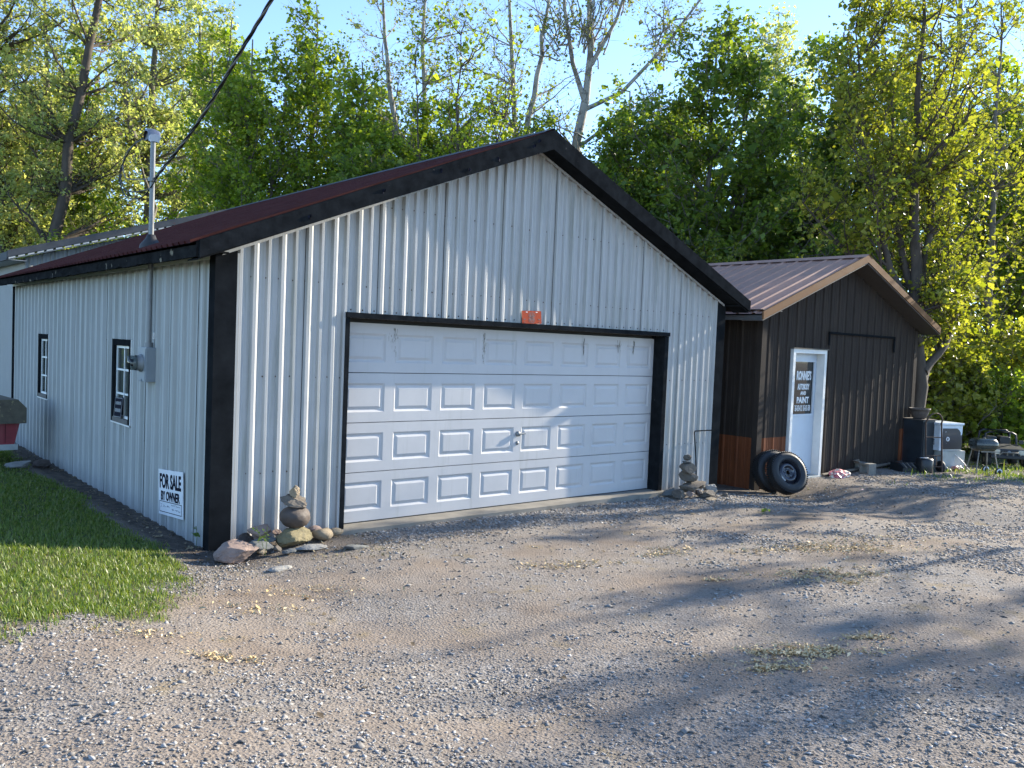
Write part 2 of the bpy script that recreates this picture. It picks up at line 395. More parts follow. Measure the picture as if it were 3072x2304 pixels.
# ------------------------------------------------------------------ ribbed steel sheets
def profile(a, b, period, phase, ribs):
    """points (s, h) of a ribbed sheet between a and b; ribs = [(offset, [(ds, h), ...])]"""
    pts = [(a, None), (b, None)]
    k0 = int(math.floor((a - phase) / period)) - 1; k1 = int(math.ceil((b - phase) / period)) + 1
    full = []
    for k in range(k0, k1 + 1):
        for off, prof in ribs:
            for ds, h in prof: full.append((phase + k * period + off + ds, h))
    full.sort()
    def H(s):
        for i in range(len(full) - 1):
            if full[i][0] <= s <= full[i + 1][0]:
                t = (s - full[i][0]) / max(1e-9, full[i + 1][0] - full[i][0]); return full[i][1] + t * (full[i + 1][1] - full[i][1])
        return 0
    inner = [q for q in full if a + 1e-4 < q[0] < b - 1e-4]
    return [(a, H(a))] + inner + [(b, H(b))]
RIB_G = [(0, [(-.040, 0), (-.022, .036), (.010, .036), (.052, 0)]), (.142, [(-.034, 0), (-.018, .025), (.006, .025), (.038, 0)])]
RIB_SIDE = [(0, [(-.050, 0), (-.026, .034), (.026, .034), (.050, 0)]), (.13, [(-.026, 0), (-.012, .014), (.012, .014), (.026, 0)])]
RIB_S = [(0, [(-.030, 0), (-.014, .02), (.014, .02), (.030, 0)]), (.11, [(-.012, 0), (-.004, .004), (.004, .004), (.012, 0)]), (.16, [(-.012, 0), (-.004, .004), (.004, .004), (.012, 0)])]
RIB_F = [(0, [(-.012, 0), (-.006, .006), (.006, .006), (.012, 0)])]

def sheet(name, m, parent, a, b, period, phase, ribs, place, lo, hi, splits=()):
    """one siding sheet; place(s, h, z) gives the 3d point; lo(s_mid), hi(s) bottom and top"""
    pr = profile(a, b, period, phase, ribs)
    ex = []
    for i in range(len(pr) - 1):
        cuts = sorted(t for t in splits if pr[i][0] + 1e-4 < t < pr[i + 1][0] - 1e-4)
        prev = pr[i]
        for t in cuts:
            f = (t - pr[i][0]) / (pr[i + 1][0] - pr[i][0]); q = (t, pr[i][1] + f * (pr[i + 1][1] - pr[i][1]))
            ex.append((prev, q)); prev = q
        ex.append((prev, pr[i + 1]))
    mb = MB()
    for (s0, h0), (s1, h1) in ex:
        zb = lo((s0 + s1) / 2); z0, z1 = hi(s0), hi(s1)
        if min(z0, z1) <= zb + .01: continue
        mb.quad(place(s0, h0, zb), place(s1, h1, zb), place(s1, h1, z1), place(s0, h0, z0))
    # turned edges give the sheet thickness
    (s0, h0), (s1, h1) = ex[0][0], ex[-1][1]
    for s, h, mid in ((s0, h0, s0 + .01), (s1, h1, s1 - .01)):
        if hi(s) > lo(mid) + .02:
            mb.quad(place(s, h, lo(mid)), place(s, h - .012, lo(mid)), place(s, h - .012, hi(s)), place(s, h, hi(s)))
    return mb.build(name, m, parent)

# ------------------------------------------------------------------ garage
GW, GL = 7.70, 9.30
PK = 3.85; SL = .418
def roof_z(x): return 4.48 - SL * abs(x - PK)
OPX0, OPX1, OPZ = 1.33, 6.40, 2.165
DD = .156
garage = thing('garage', (0, 0, 0), 'white ribbed steel garage with red roof, black trim and wide panelled door', 'garage')

g_top = lambda x: roof_z(x) - .165
splits = (OPX0, OPX1, PK)
g_lo = lambda s: OPZ if OPX0 < s < OPX1 else -.16
seams = [.165] + [.868 + .831 * k for k in range(9)]
seams = [s for s in seams if s < GW - .3] + [GW - .16]
for i in range(len(seams) - 1):
    a, b = seams[i] + (.003 if i else 0), seams[i + 1] - .003
    off = .0015 * (i % 2)
    sheet('siding_panel', white_steel, garage, a, b, .2767, .357 - .005, RIB_G, lambda s, h, z, off=off: (s, -h - off, z), g_lo, g_top, splits)
ss = [.10] + [.429 + .777 * k for k in range(12)]
ss = [s for s in ss if s < GL - .25] + [GL - .06]
WIN = [(2.43, 3.18, .85, 1.835), (6.52, 7.22, .855, 1.835)]
def side_pieces(a, b):
    """side sheet with the window openings left free: pieces bottom, top"""
    return a, b
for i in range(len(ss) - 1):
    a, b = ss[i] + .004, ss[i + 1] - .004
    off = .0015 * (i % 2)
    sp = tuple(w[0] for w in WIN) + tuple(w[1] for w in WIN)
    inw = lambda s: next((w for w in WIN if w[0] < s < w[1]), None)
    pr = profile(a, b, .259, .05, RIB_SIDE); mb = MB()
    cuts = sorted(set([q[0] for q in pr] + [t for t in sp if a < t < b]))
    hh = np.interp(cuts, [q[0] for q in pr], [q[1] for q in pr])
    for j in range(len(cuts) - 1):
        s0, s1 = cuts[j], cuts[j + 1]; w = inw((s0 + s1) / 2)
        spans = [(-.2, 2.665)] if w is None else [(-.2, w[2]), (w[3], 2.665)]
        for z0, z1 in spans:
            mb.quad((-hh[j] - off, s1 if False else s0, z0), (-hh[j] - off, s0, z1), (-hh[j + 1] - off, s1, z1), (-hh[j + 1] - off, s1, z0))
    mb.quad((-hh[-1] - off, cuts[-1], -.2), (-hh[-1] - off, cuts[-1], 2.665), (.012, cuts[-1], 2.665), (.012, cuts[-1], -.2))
    mb.build('siding_panel', side_steel_shade, garage)

# walls behind the sheets
mb = MB()
def front_core(x0, x1, zb):
    xs = sorted(set([x0, x1] + ([PK] if x0 < PK < x1 else [])))
    poly = [(x0, zb), (x1, zb)] + [(x, roof_z(x) - .17) for x in reversed(xs)]
    mb.prism(poly, 'y', .012, .10)
front_core(.02, OPX0, -.2); front_core(OPX0 + .001, OPX1 - .001, OPZ); front_core(OPX1, GW - .02, -.2)
mb.build('front_wall_frame', dark_void, garage)
mb = MB()
ys = [.11, WIN[0][0], WIN[0][1], WIN[1][0], WIN[1][1], GL - .11]
for j in range(5):
    if j in (1, 3):
        w = WIN[0] if j == 1 else WIN[1]
        mb.box(.012, .10, ys[j], ys[j + 1], -.2, w[2]); mb.box(.012, .10, ys[j], ys[j + 1], w[3], 2.64)
    else: mb.box(.012, .10, ys[j], ys[j + 1], -.2, 2.64)
mb.build('side_wall_frame', dark_void, garage)
mb = MB(); mb.box(GW - .1, GW, .11, GL - .11, -.25, 2.64)
mb.build('side_wall', white_steel, garage)
mb = MB(); poly = [(.02, -.2), (GW - .02, -.2), (GW - .02, 2.69), (PK, roof_z(PK) - .17), (.02, 2.69)]
mb.prism(poly, 'y', GL - .1, GL); mb.build('rear_wall', white_steel, garage)
mb = MB(); mb.box(.12, .5, .2, 9.0, .0, 2.6); mb.build('interior_partition', curtain_grey, garage)
mb = MB(); mb.box(.1, GW - .1, .3, GL - .15, -.09, -.02); mb.build('floor_slab', concrete, garage)
# corner trims
mb = MB(); mb.box(-.040, .168, -.040, .004, -.2, 2.72); mb.box(-.040, .004, .004, .105, -.2, 2.66); mb.build('corner_trim', black_trim, garage)
mb = MB(); mb.box(GW - .165, GW + .035, -.040, .004, -.25, 2.70); mb.box(GW + .004, GW + .035, .004, .12, -.25, 2.66); mb.build('corner_trim', black_trim, garage)
mb = MB(); mb.box(-.040, .0, GL - .062, GL + .03, -.2, 2.665); mb.build('corner_trim', black_trim, garage)
mb = MB(); mb.box(.17, .19, -.034, -.002, -.15, 2.70); mb.build('trim_bead', white_steel, garage)

# garage door opening frame
mb = MB(); mb.box(OPX0 - .012, OPX0 + .035, -.045, DD - .002, -.06, OPZ); mb.build('door_jamb', black_paint, garage)
mb = MB(); mb.box(OPX1 - .045, OPX1 + .035, -.045, DD - .002, -.12, OPZ); mb.build('door_jamb', black_paint, garage)
mb = MB(); mb.box(OPX0 - .012, OPX1 + .035, -.066, DD - .004, OPZ + .001, OPZ + .055); mb.build('door_header', black_paint, garage)
mb = MB(); mb.box(OPX0 - .04, OPX0 - .014, -.036, .0, -.06, OPZ + .05); mb.build('trim_bead', white_steel, garage)
mb = MB(); mb.box(OPX0 - .05, OPX1 + .06, -.14, DD + .3, -.16, -.020); mb.build('concrete_apron', concrete, garage)

# door: four sections, each with eight raised panels
DX0, DX1 = OPX0 + .037, OPX1 - .047
PW = (DX1 - DX0) / 8; SH = 2.14 / 4
def raised_mesh(w, h):
    """sunk frame and raised field, local origin at panel centre, facing -y"""
    mb = MB(); rings = [(0, 0), (.022, .013), (.034, .013), (.062, .002), (.066, .002)]
    pts = []
    for ins, dep in rings:
        a, b = w / 2 - ins, h / 2 - ins
        pts.append([(-a, dep, -b), (a, dep, -b), (a, dep, b), (-a, dep, b)])
    for i in range(len(pts) - 1):
        for k in range(4):
            mb.quad(pts[i][k], pts[i][(k + 1) % 4], pts[i + 1][(k + 1) % 4], pts[i + 1][k])
    mb.quad(*pts[-1])
    return mb.mesh('raised_panel')
pw, ph = PW * .80, SH * .58
rp = raised_mesh(pw, ph); rp.materials.append(door_white)
for r in range(4):
    z0 = r * SH + .004 - .012; z1 = (r + 1) * SH - .004 - .012; zc = (z0 + z1) / 2 + (.01 if r == 0 else 0)
    mb = MB()
    xs = [DX0]; 
    for k in range(8):
        c = DX0 + PW * (k + .5); xs += [c - pw / 2, c + pw / 2]
    xs.append(DX1)
    zs = [z0, zc - ph / 2, zc + ph / 2, z1]
    for a in range(len(xs) - 1):
        for b in range(3):
            if a % 2 == 1 and b == 1: continue
            mb.quad((xs[a], DD, zs[b]), (xs[a + 1], DD, zs[b]), (xs[a + 1], DD, zs[b + 1]), (xs[a], DD, zs[b + 1]))
    for za, zb in ((z0, -1), (z1, 1)):
        mb.quad((DX0, DD, za), (DX1, DD, za), (DX1, DD + .04, za), (DX0, DD + .04, za))
    sec = mb.build('garage_door_section', door_white, garage)
    for k in range(8):
        link('raised_panel', rp, None, sec, (DX0 + PW * (k + .5), DD, zc))
    if r == 1:
        mb = MB(); M = Matrix.Translation((DX0 + PW * 4, DD - .003, zc + .07)) @ Euler((R(90), 0, 0)).to_matrix().to_4x4()
        mb.lathe([(.0, .03), (.03, .028), (.034, .0)], M, 14)
        mb.tube([(DX0 + PW * 4, DD - .03, zc + .07), (DX0 + PW * 4 + .1, DD - .034, zc + .075)], .011, 8); mb.build('handle', galv, sec)
        mb = MB(); M = Matrix.Translation((DX0 + PW * 4, DD - .002, zc - .045)) @ Euler((R(90), 0, 0)).to_matrix().to_4x4()
        mb.lathe([(.0, .016), (.02, .014), (.026, .0)], M, 14); mb.build('lock', galv, sec)
rq = random.Random(12)
for xg, hg, wg in ((2.02, .26, .05), (3.28, .36, .025), (4.95, .20, .014), (5.62, .15, .05), (5.93, .17, .02)):
    mb = MB()
    for k in range(26):
        x = xg + rq.gauss(0, wg * .5); z1 = 2.08 - rq.random() ** 1.5 * hg; h_ = rq.uniform(.012, .06); w_ = rq.uniform(.0015, .005)
        mb.add([(x - w_, DD - .0015, z1), (x + w_, DD - .0015, z1 + .004), (x + w_ * .6, DD - .0015, z1 - h_), (x - w_ * .4, DD - .0015, z1 - h_ * .9)], [(0, 3, 2, 1)])
    tag(mb.build('grime_run', grime, sec), kind='stuff')
mb = MB(); mb.box(DX0, DX1, DD + .045, DD + .06, -.02, 2.2); mb.build('door_backing', dark_void, garage)
mb = MB(); mb.box(DX0, DX1, DD - .004, DD + .03, -.022, -.008); mb.build('bottom_seal', black_plastic, garage)

# screws along the girts
mb = MB()
def screw(x, y, z, ax):
    r = .0075; t = .008
    for k in range(1):
        if ax == 'y': mb.add([(x - r, y, z - r), (x + r, y, z - r), (x + r, y, z + r), (x - r, y, z + r), (x, y - t, z)], [(0, 1, 4), (1, 2, 4), (2, 3, 4), (3, 0, 4)])
        else: mb.add([(x, y - r, z - r), (x, y + r, z - r), (x, y + r, z + r), (x, y - r, z + r), (x - t, y, z)], [(1, 0, 4), (2, 1, 4), (3, 2, 4), (0, 3, 4)])
rs = random.Random(3)
for zrow in (.62, 1.55, 2.50, 3.35):
    x = .235
    while x < GW - .2:
        for dx in (-.05 + .0, .085):
            xx = x + dx + rs.uniform(-.006, .006)
            if not (OPX0 - .03 < xx < OPX1 + .03 and zrow < OPZ) and zrow < g_top(xx) - .06: screw(xx, -.004, zrow + rs.uniform(-.008, .008), 'y')
        x += .2767
x = OPX0 + .06
while x < OPX1:
    screw(x, -.004, OPZ + .085 + rs.uniform(-.006, .006), 'y'); x += .138
for zrow in (.72, 1.82):
    y = .2
    while y < GL - .1:
        for dy in (0, .1):
            yy = y + dy
            if not any(w[0] - .03 < yy < w[1] + .03 and w[2] < zrow < w[3] for w in WIN): screw(-.004, yy, zrow + rs.uniform(-.006, .006), 'x')
        y += .259
tag(mb.build('siding_screws', rust, garage), kind='stuff')

# roof: steel sheets, ridge cap, fascias, soffits
RE = -.30                                # eave edge
roof_y0, roof_y1 = -.27, GL + .15
RIB_R = [(0, [(-.026, 0), (-.012, .026), (.012, .026), (.026, 0)])]
nrm = Vector((-SL, 0, 1)).normalized()
rw = (roof_y1 - roof_y0) / 11
def roof_sheet(side, a, b):
    pr = profile(a, b, .1525, .03, RIB_R); mb = MB()
    for i in range(len(pr) - 1):
        (s0, h0), (s1, h1) = pr[i], pr[i + 1]
        if side < 0:
            P = lambda x, s, h: (x - h * .386, s, 4.48 - SL * (PK - x) + h * .92)
            mb.quad(P(RE - .045, s0, h0), P(PK, s0, h0), P(PK, s1, h1), P(RE - .045, s1, h1))
        else:
            P = lambda x, s, h: (x + h * .386, s, 4.48 - SL * (x - PK) + h * .92)
            mb.quad(P(PK, s0, h0), P(GW - RE + .03, s0, h0), P(GW - RE + .03, s1, h1), P(PK, s1, h1))
    mb.build('roof_panel', red_roof, garage)
for k in range(11):
    for sd in (-1, 1): roof_sheet(sd, roof_y0 + k * rw + .001, roof_y0 + (k + 1) * rw - .001)
mb = MB(); c = .16
mb.quad((PK - c, roof_y0 - .02, 4.48 - SL * c + .032), (PK, roof_y0 - .02, 4.525), (PK, roof_y1, 4.525), (PK - c, roof_y1, 4.48 - SL * c + .032))
mb.quad((PK, roof_y0 - .02, 4.525), (PK + c, roof_y0 - .02, 4.48 - SL * c + .032), (PK + c, roof_y1, 4.48 - SL * c + .032), (PK, roof_y1, 4.525))
mb.build('ridge_cap', grey_cap, garage)
# deck under the sheets keeps the light out
for sd in (-1, 1):
    mb = MB(); xe = RE if sd < 0 else GW - RE
    mb.prism([(xe, roof_z(xe) - .006), (PK, roof_z(PK) - .006), (PK, roof_z(PK) - .03), (xe, roof_z(xe) - .03)], 'y', roof_y0 + .004, roof_y1 - .01)
    mb.build('roof_deck', black_wood, garage)
# rake fascias with an eave return
for sd in (-1, 1):
    mb = MB(); xe = RE + .02 if sd < 0 else GW - RE - .02
    mb.prism([(xe, roof_z(xe) + .004), (PK, roof_z(PK) + .02), (PK, roof_z(PK) - .205), (xe, roof_z(xe) - .150)], 'y', -.305, -.272)
    mb.build('rake_fascia', black_paint, garage)
    mb = MB()
    mb.prism([(xe, roof_z(xe) - .155), (PK, roof_z(PK) - .168), (PK, roof_z(PK) - .182), (xe, roof_z(xe) - .168)], 'y', -.271, -.002)
    mb.build('rake_soffit', black_trim, garage)
for sd in (-1, 1):
    mb = MB(); xe = .02 if sd < 0 else GW - .02
    mb.prism([(xe, roof_z(xe) - .183), (PK, roof_z(PK) - .183), (PK, roof_z(PK) - .212), (xe, roof_z(xe) - .212)], 'y', -.052, -.036); mb.build('rake_moulding', white_steel, garage)
rnd = random.Random(5)
mb = MB()
for x in (.75, 1.55, 2.25, 2.62, 3.02, 3.55, 3.62):
    z = roof_z(x) - rnd.uniform(.05, .13)
    for k in range(3):
        a = rnd.uniform(0, 6.3); M = Matrix.Translation((x + rnd.uniform(-.015, .015), -.306, z + rnd.uniform(-.012, .012))) @ Euler((R(90), 0, a)).to_matrix().to_4x4()
        mb.lathe([(0, .0015), (rnd.uniform(.008, .016), .001), (.018, 0)], M, 6)
mb.build('fascia_knots', ink, garage)
for xe, sg in ((RE, -1), (GW - RE, 1)):
    mb = MB(); ny_ = 40
    for j in range(ny_):
        y0 = roof_y0 + .002 + (roof_y1 - roof_y0) * j / ny_; y1 = roof_y0 + .002 + (roof_y1 - roof_y0) * (j + 1) / ny_
        w0 = rnd.uniform(-.006, .006)
        mb.box(min(xe, xe + sg * -.03), max(xe, xe - sg * .03), y0, y1, 2.612 + w0, roof_z(xe) - .012)
    mb.build('eave_fascia', black_wood, garage)
mb = MB(); mb.box(RE + .031, -.002, roof_y0 + .01, roof_y1 - .02, 2.668, 2.68); mb.build('eave_soffit', black_wood, garage)
mb = MB(); mb.box(GW + .002, GW - RE - .031, roof_y0 + .01, roof_y1 - .02, 2.668, 2.68); mb.build('eave_soffit', black_wood, garage)
mb = MB(); mb.box(-.045, -.03, .1, GL, 2.63, 2.667); mb.build('frieze_strip', trim_white, garage)

# windows in the side wall
for (y0, y1, z0, z1) in WIN:
    mb = MB(); t = .075; o = -.045; i_ = .06
    mb.box(o, i_, y0, y0 + t, z0, z1); mb.box(o, i_, y1 - t, y1, z0, z1); mb.box(o, i_, y0 + t, y1 - t, z1 - t, z1)
    win = mb.build('window', black_paint, garage)
    mb = MB(); mb.box(o - .006, i_, y0 + t, y1 - t, z0, z0 + .055); mb.build('sill', pale_wood, win)
    mb = MB(); mb.box(o - .002, o + .02, y0 - .016, y0 - .001, z0 - .016, z1); mb.box(o - .002, o + .02, y0 - .016, y1, z0 - .018, z0 - .002); mb.build('edge_strip', trim_white, win)
    a0, a1, b0, b1 = y0 + t, y1 - t, z0 + .055, z1 - t; q = .03
    mb = MB(); mb.box(-.012, .018, a0, a0 + q, b0, b1); mb.box(-.012, .018, a1 - q, a1, b0, b1); mb.box(-.012, .018, a0 + q, a1 - q, b0, b0 + q); mb.box(-.012, .018, a0 + q, a1 - q, b1 - q, b1); mb.build('sash', sash_white, win)
    for k in (1, 2):
        zz = b0 + (b1 - b0) * k / 3; mb = MB(); mb.box(-.010, .014, a0 + q, a1 - q, zz - .011, zz + .011); mb.build('muntin', sash_white, win)
    mb = MB(); yc = (a0 + a1) / 2; mb.box(-.008, .012, yc - .01, yc + .01, b0 + q, b1 - q); mb.build('muntin', sash_white, win)
    for k in range(3):
        for (ya, yb) in ((a0 + q, yc - .01), (yc + .01, a1 - q)):
            mb = MB(); za = b0 + (b1 - b0) * k / 3 + .014; zb = b0 + (b1 - b0) * (k + 1) / 3 - .014
            mb.box(.0, .003, ya, yb, za, zb); mb.build('pane', glass_pane, win)

# ------------------------------------------------------------------ lettering helper
def text_mesh(body, size, sx=1.0, bold=.0, depth=.001):
    cu = bpy.data.curves.new('text', 'FONT'); cu.body = body; cu.size = size; cu.align_x = 'CENTER'; cu.align_y = 'CENTER'
    cu.offset = bold; cu.extrude = depth; cu.resolution_u = 3
    o = bpy.data.objects.new('text', cu); COL.objects.link(o)
    dg = bpy.context.evaluated_depsgraph_get(); dg.update()
    me = bpy.data.meshes.new_from_object(o.evaluated_get(dg)); bpy.data.objects.remove(o); bpy.data.curves.remove(cu)
    v = np.zeros(len(me.vertices) * 3, np.float32); me.vertices.foreach_get('co', v); v = v.reshape(-1, 3); v[:, 0] *= sx
    me.vertices.foreach_set('co', v.ravel()); me.update(); return me
def fit_text(body, w, h, bold=.0):
    me = text_mesh(body, 1.0, 1, bold); v = np.array([q.co[:] for q in me.vertices]); lo = v.min(0); hi = v.max(0)
    v[:, 0] = (v[:, 0] - (lo[0] + hi[0]) / 2) * w / (hi[0] - lo[0]); v[:, 1] = (v[:, 1] - (lo[1] + hi[1]) / 2) * h / (hi[1] - lo[1]); v[:, 2] = np.sign(v[:, 2]) * .0008
    me.vertices.foreach_set('co', v.astype(np.float32).ravel()); me.update(); return me
def letters(name, body, w, h, m, parent, M, bold=.03):
    me = fit_text(body, w, h, bold); me.materials.append(m); o = link(name, me, None, parent); o.matrix_local = M; return o
FACE_Y = Matrix(((1, 0, 0, 0), (0, 0, -1, 0), (0, 1, 0, 0), (0, 0, 0, 1)))    # text plane facing -y
FACE_X = Matrix(((0, 0, -1, 0), (-1, 0, 0, 0), (0, 1, 0, 0), (0, 0, 0, 1)))   # text plane facing -x

# for sale sign screwed to the side wall, slightly askew
sg = thing('for_sale_sign', (-.036, 1.005, .06), 'white for sale by owner sign on the side wall near the corner', 'sign')
sg.rotation_euler = (R(-4.8), 0, 0)
mb = MB(); mb.bbox(-.004, .004, -.365, .365, 0, .47, .0015); mb.build('board', sign_white, sg)
T = lambda y, z: Matrix.Translation((-.0058, y, z))
letters('lettering', 'FOR SALE', .64, .155, ink, sg, T(0, .352) @ FACE_X, .035)
letters('lettering', 'BY OWNER', .56, .10, ink, sg, T(0, .20) @ FACE_X, .035)
mb = MB()
for (y0, y1, z0, z1) in ((-.33, .33, .137, .143), (-.33, .33, .03, .036), (-.33, -.325, .03, .14), (.325, .33, .03, .14)): mb.box(-.0062, -.0042, y0, y1, z0, z1)
mb.build('ruled_box', ink, sg)
mb = MB(); rr = random.Random(8)
def scrawl(y0, y1, z, h):
    y = y0; pts = []
    while y > y1:
        pts.append((-.0052, y, z + rr.uniform(-h, h))); y -= rr.uniform(.005, .011)
    mb.tube(pts, .0012, 3, False, False)
for a in ((.22, .01, .095, .011), (.30, .25, .11, .008), (.30, .25, .085, .008), (-.03, -.13, .119, .010), (-.14, -.29, .116, .010), (-.04, -.12, .075, .010), (-.14, -.29, .072, .011)): scrawl(*a)
mb.build('handwriting', pen_ink, sg)

# small sign standing on the window sill behind its frame
ws = thing('window_sign', (-.046, 2.90, .906), 'small black sign with white letters leaning inside the nearer side window', 'sign'); ws.rotation_euler = (R(-2), R(5), R(0))
mb = MB(); mb.box(-.003, .003, -.15, .15, 0, .24); mb.build('board', ink, ws)
mb = MB()
for (y0, y1, z0, z1) in ((-.145, .145, .228, .234), (-.145, .145, .006, .012), (-.145, -.139, .006, .234), (.139, .145, .006, .234)): mb.box(-.0042, -.0031, y0, y1, z0, z1)
mb.build('border_line', meter_grey, ws)
mb = MB(); rr = random.Random(4)
for z, hgt in ((.17, .045), (.085, .048)):
    y = .11
    while y > -.10:
        w = rr.uniform(.009, .016); mb.box(-.0044, -.0032, y - w, y, z - hgt / 2 * .8, z + hgt / 2 * rr.uniform(.75, 1)); y -= w + .012
mb.build('lettering', meter_grey, ws)

# orange plate standing on the door header
pl = thing('novelty_plate', (3.835, -.058, 2.2215), 'orange red number plate with a dark cross emblem on the door header', 'plate'); pl.rotation_euler = (R(-4), R(-2), 0)
bm = bmesh.new(); w2, h2, rc = .155, .155, .012
pts = []
for cx, cz, a0 in ((w2 - rc, h2 - rc, 0), (-w2 + rc, h2 - rc, 90), (-w2 + rc, rc, 180), (w2 - rc, rc, 270)):
    for k in range(4):
        a = R(a0 + k * 30); pts.append((cx + rc * math.cos(a), cz + rc * math.sin(a)))
bm.free()
mb = MB(); mb.prism(pts, 'y', -.002, .002); mb.build('plate', plate_red, pl)
mb = MB()
def ring_arc(r0, r1, a0, a1, cz, nseg=10, gap=0):
    for k in range(nseg):
        if gap and k % 3 == 2: continue
        t0 = R(a0 + (a1 - a0) * k / nseg); t1 = R(a0 + (a1 - a0) * (k + .75) / nseg)
        mb.quad(*[(r * math.cos(t), -.0032, cz + r * math.sin(t)) for r, t in ((r0, t0), (r1, t0), (r1, t1), (r0, t1))])
cz = .072
for k in range(4):
    a = R(45 + 90 * k); u = Vector((math.cos(a), 0, math.sin(a))); v = Vector((-math.sin(a), 0, math.cos(a)))
    c0 = Vector((0, -.0032, cz))
    mb.quad(c0 + u * .006 - v * .006, c0 + u * .046 - v * .03, c0 + u * .046 + v * .03, c0 + u * .006 + v * .006)
ring_arc(.0, .022, 0, 360, cz, 12)
ring_arc(.054, .066, 25, 155, cz, 13); ring_arc(.054, .066, 205, 335, cz, 13)
for x in (-.118, .118): mb.box(x - .018, x + .018, -.0036, -.0026, .045, .058); mb.box(x - .012, x + .012, -.0036, -.0026, .014, .022)
mb.build('emblem', plate_dark, pl)
mb = MB()
for x in (-.08, .08): mb.box(x - .014, x + .014, -.0034, -.0022, .134, .142)
mb.build('bolt_slots', decal_white, pl)

# ------------------------------------------------------------------ electric meter, mast and cable
em = thing('electric_meter', (0, 1.72, 1.40), 'grey electric meter box with conduit mast rising through the eave', 'electric meter')
mb = MB(); mb.bbox(-.135, -.028, -.13, .13, 0, .37, .006); bx_ = mb.build('meter_box', meter_grey, em)
mb = MB(); mb.box(-.141, -.136, -.12, .12, .012, .355); mb.box(-.150, -.141, -.02, .02, .006, .03); mb.build('cover', meter_grey, bx_)
Mx = Matrix.Translation((-.141, 0, .20)) @ Euler((0, R(-90), 0)).to_matrix().to_4x4()
mb = MB(); mb.lathe([(.095, 0), (.095, .018), (.082, .02), (.082, .06)], Mx, 24); mb.build('meter_ring', galv, em)
mb = MB(); mb.lathe([(.078, .05), (.078, .125), (.07, .14), (0, .142)], Mx, 24); mb.build('glass_cover', meter_glass, em)
mb = MB(); mb.lathe([(.068, .05), (.068, .09), (0, .091)], Mx, 20); mm = mb.build('register', sheet_grey, em)
mb = MB(); mb.box(-.242, -.2335, -.04, .04, .205, .24); mb.box(-.242, -.2335, -.025, .025, .165, .185); mb.build('dial_display', ink, mm)
mb = MB(); mb.tube([(-.075, -.02, .37), (-.075, -.02, 2.56)], .026, 14); mb.tube([(-.075, -.02, .37), (-.075, -.02, .42)], .044, 14); mb.build('conduit', galv, em)
mb = MB(); mb.box(-.045, -.028, -.075, -.03, .46, .53); mb.build('strap', trim_white, em)
rz_ = roof_z(-.075) - 1.40
M = Matrix.Translation((-.075, -.02, rz_))
mb = MB(); mb.lathe([(.12, -.03), (.11, .02), (.055, .09), (.040, .13), (.034, .13)], M, 18); mb.build('roof_boot', rubber_boot, em)
# weatherhead: hooded cap leaning over the conductors
mb = MB(); hz = 2.56
secs = []
for k, (dy, dz, wy, wx) in enumerate(((-.05, .0, .0, .045), (-.055, .06, .0, .058), (-.02, .115, 0, .068), (.05, .135, 0, .072), (.12, .105, 0, .066), (.165, .05, 0, .05))):
    secs.append([(-.075 + wx * math.cos(t), -.02 + dy, hz + dz - .03 + .03 * math.sin(t) * (1 if k else .5)) for t in [math.pi * j / 8 for j in range(9)]])
for a, b in zip(secs[:-1], secs[1:]):
    for j in range(8): mb.add([a[j], a[j + 1], b[j + 1], b[j]], [(0, 1, 2, 3)], True)
mb.tube([(-.075, -.02, hz - .01), (-.075, -.02, hz + .05)], .046, 14)
mb.build('weatherhead', steel_cap, em)
mb = MB(); mb.prism([(-.05, hz + .01), (.0, hz + .10), (.10, hz + .09), (.15, hz + .02)], 'x', -.118, -.032); mb.build('weatherhead_insert', black_plastic, em)
mb = MB(); mb.tube([(-.075, -.02, 2.13), (-.075, -.02, 2.17)], .045, 14); mb.box(-.10, -.05, -.09, -.05, 2.13, 2.165); mb.build('cable_clamp', galv, em)

sc_ = thing('service_cable', (-.075, 1.60, 3.55), 'twisted black overhead service cable with a drip loop at the mast', 'cable')
A = Vector((-.075, 1.62, 3.55)); B = Vector((-.155, .2, 3.86)); C_ = Vector((-.20, -.9, 4.26)); Dd = Vector((-.262, -2.1, 4.70)); E_ = Vector((-.4, -4.2, 5.55)); F_ = Vector((-.7, -9.0, 7.4))
def spline(ps, nseg=14):
    outp = []
    q = [ps[0] * 2 - ps[1]] + ps + [ps[-1] * 2 - ps[-2]]
    for i in range(1, len(q) - 2):
        for k in range(nseg):
            t = k / nseg
            outp.append(.5 * ((2 * q[i]) + (-q[i - 1] + q[i + 1]) * t + (2 * q[i - 1] - 5 * q[i] + 4 * q[i + 1] - q[i + 2]) * t * t + (-q[i - 1] + 3 * q[i] - 3 * q[i + 1] + q[i + 2]) * t ** 3))
    return outp + [ps[-1]]
main = spline([A, B, C_, Dd, E_, F_], 26)
L_ = [0]
for a, b in zip(main[:-1], main[1:]): L_.append(L_[-1] + (b - a).length)
for j, (mm_, rad) in enumerate(((cable_black, .0085), (cable_black, .0085), (cable_bare, .0075))):
    pts = []
    for i, pt in enumerate(main):
        d = (main[min(i + 1, len(main) - 1)] - main[max(i - 1, 0)]).normalized(); a = d.cross(Vector((0, 0, 1))).normalized(); b = d.cross(a)
        t = L_[i] * 9 + j * 2.094; pts.append(pt + (a * math.cos(t) + b * math.sin(t)) * .0095)
    mb = MB(); mb.tube(pts, rad, 6); mb.build('strand', mm_, sc_).matrix_parent_inverse = Matrix.Translation(-sc_.location)
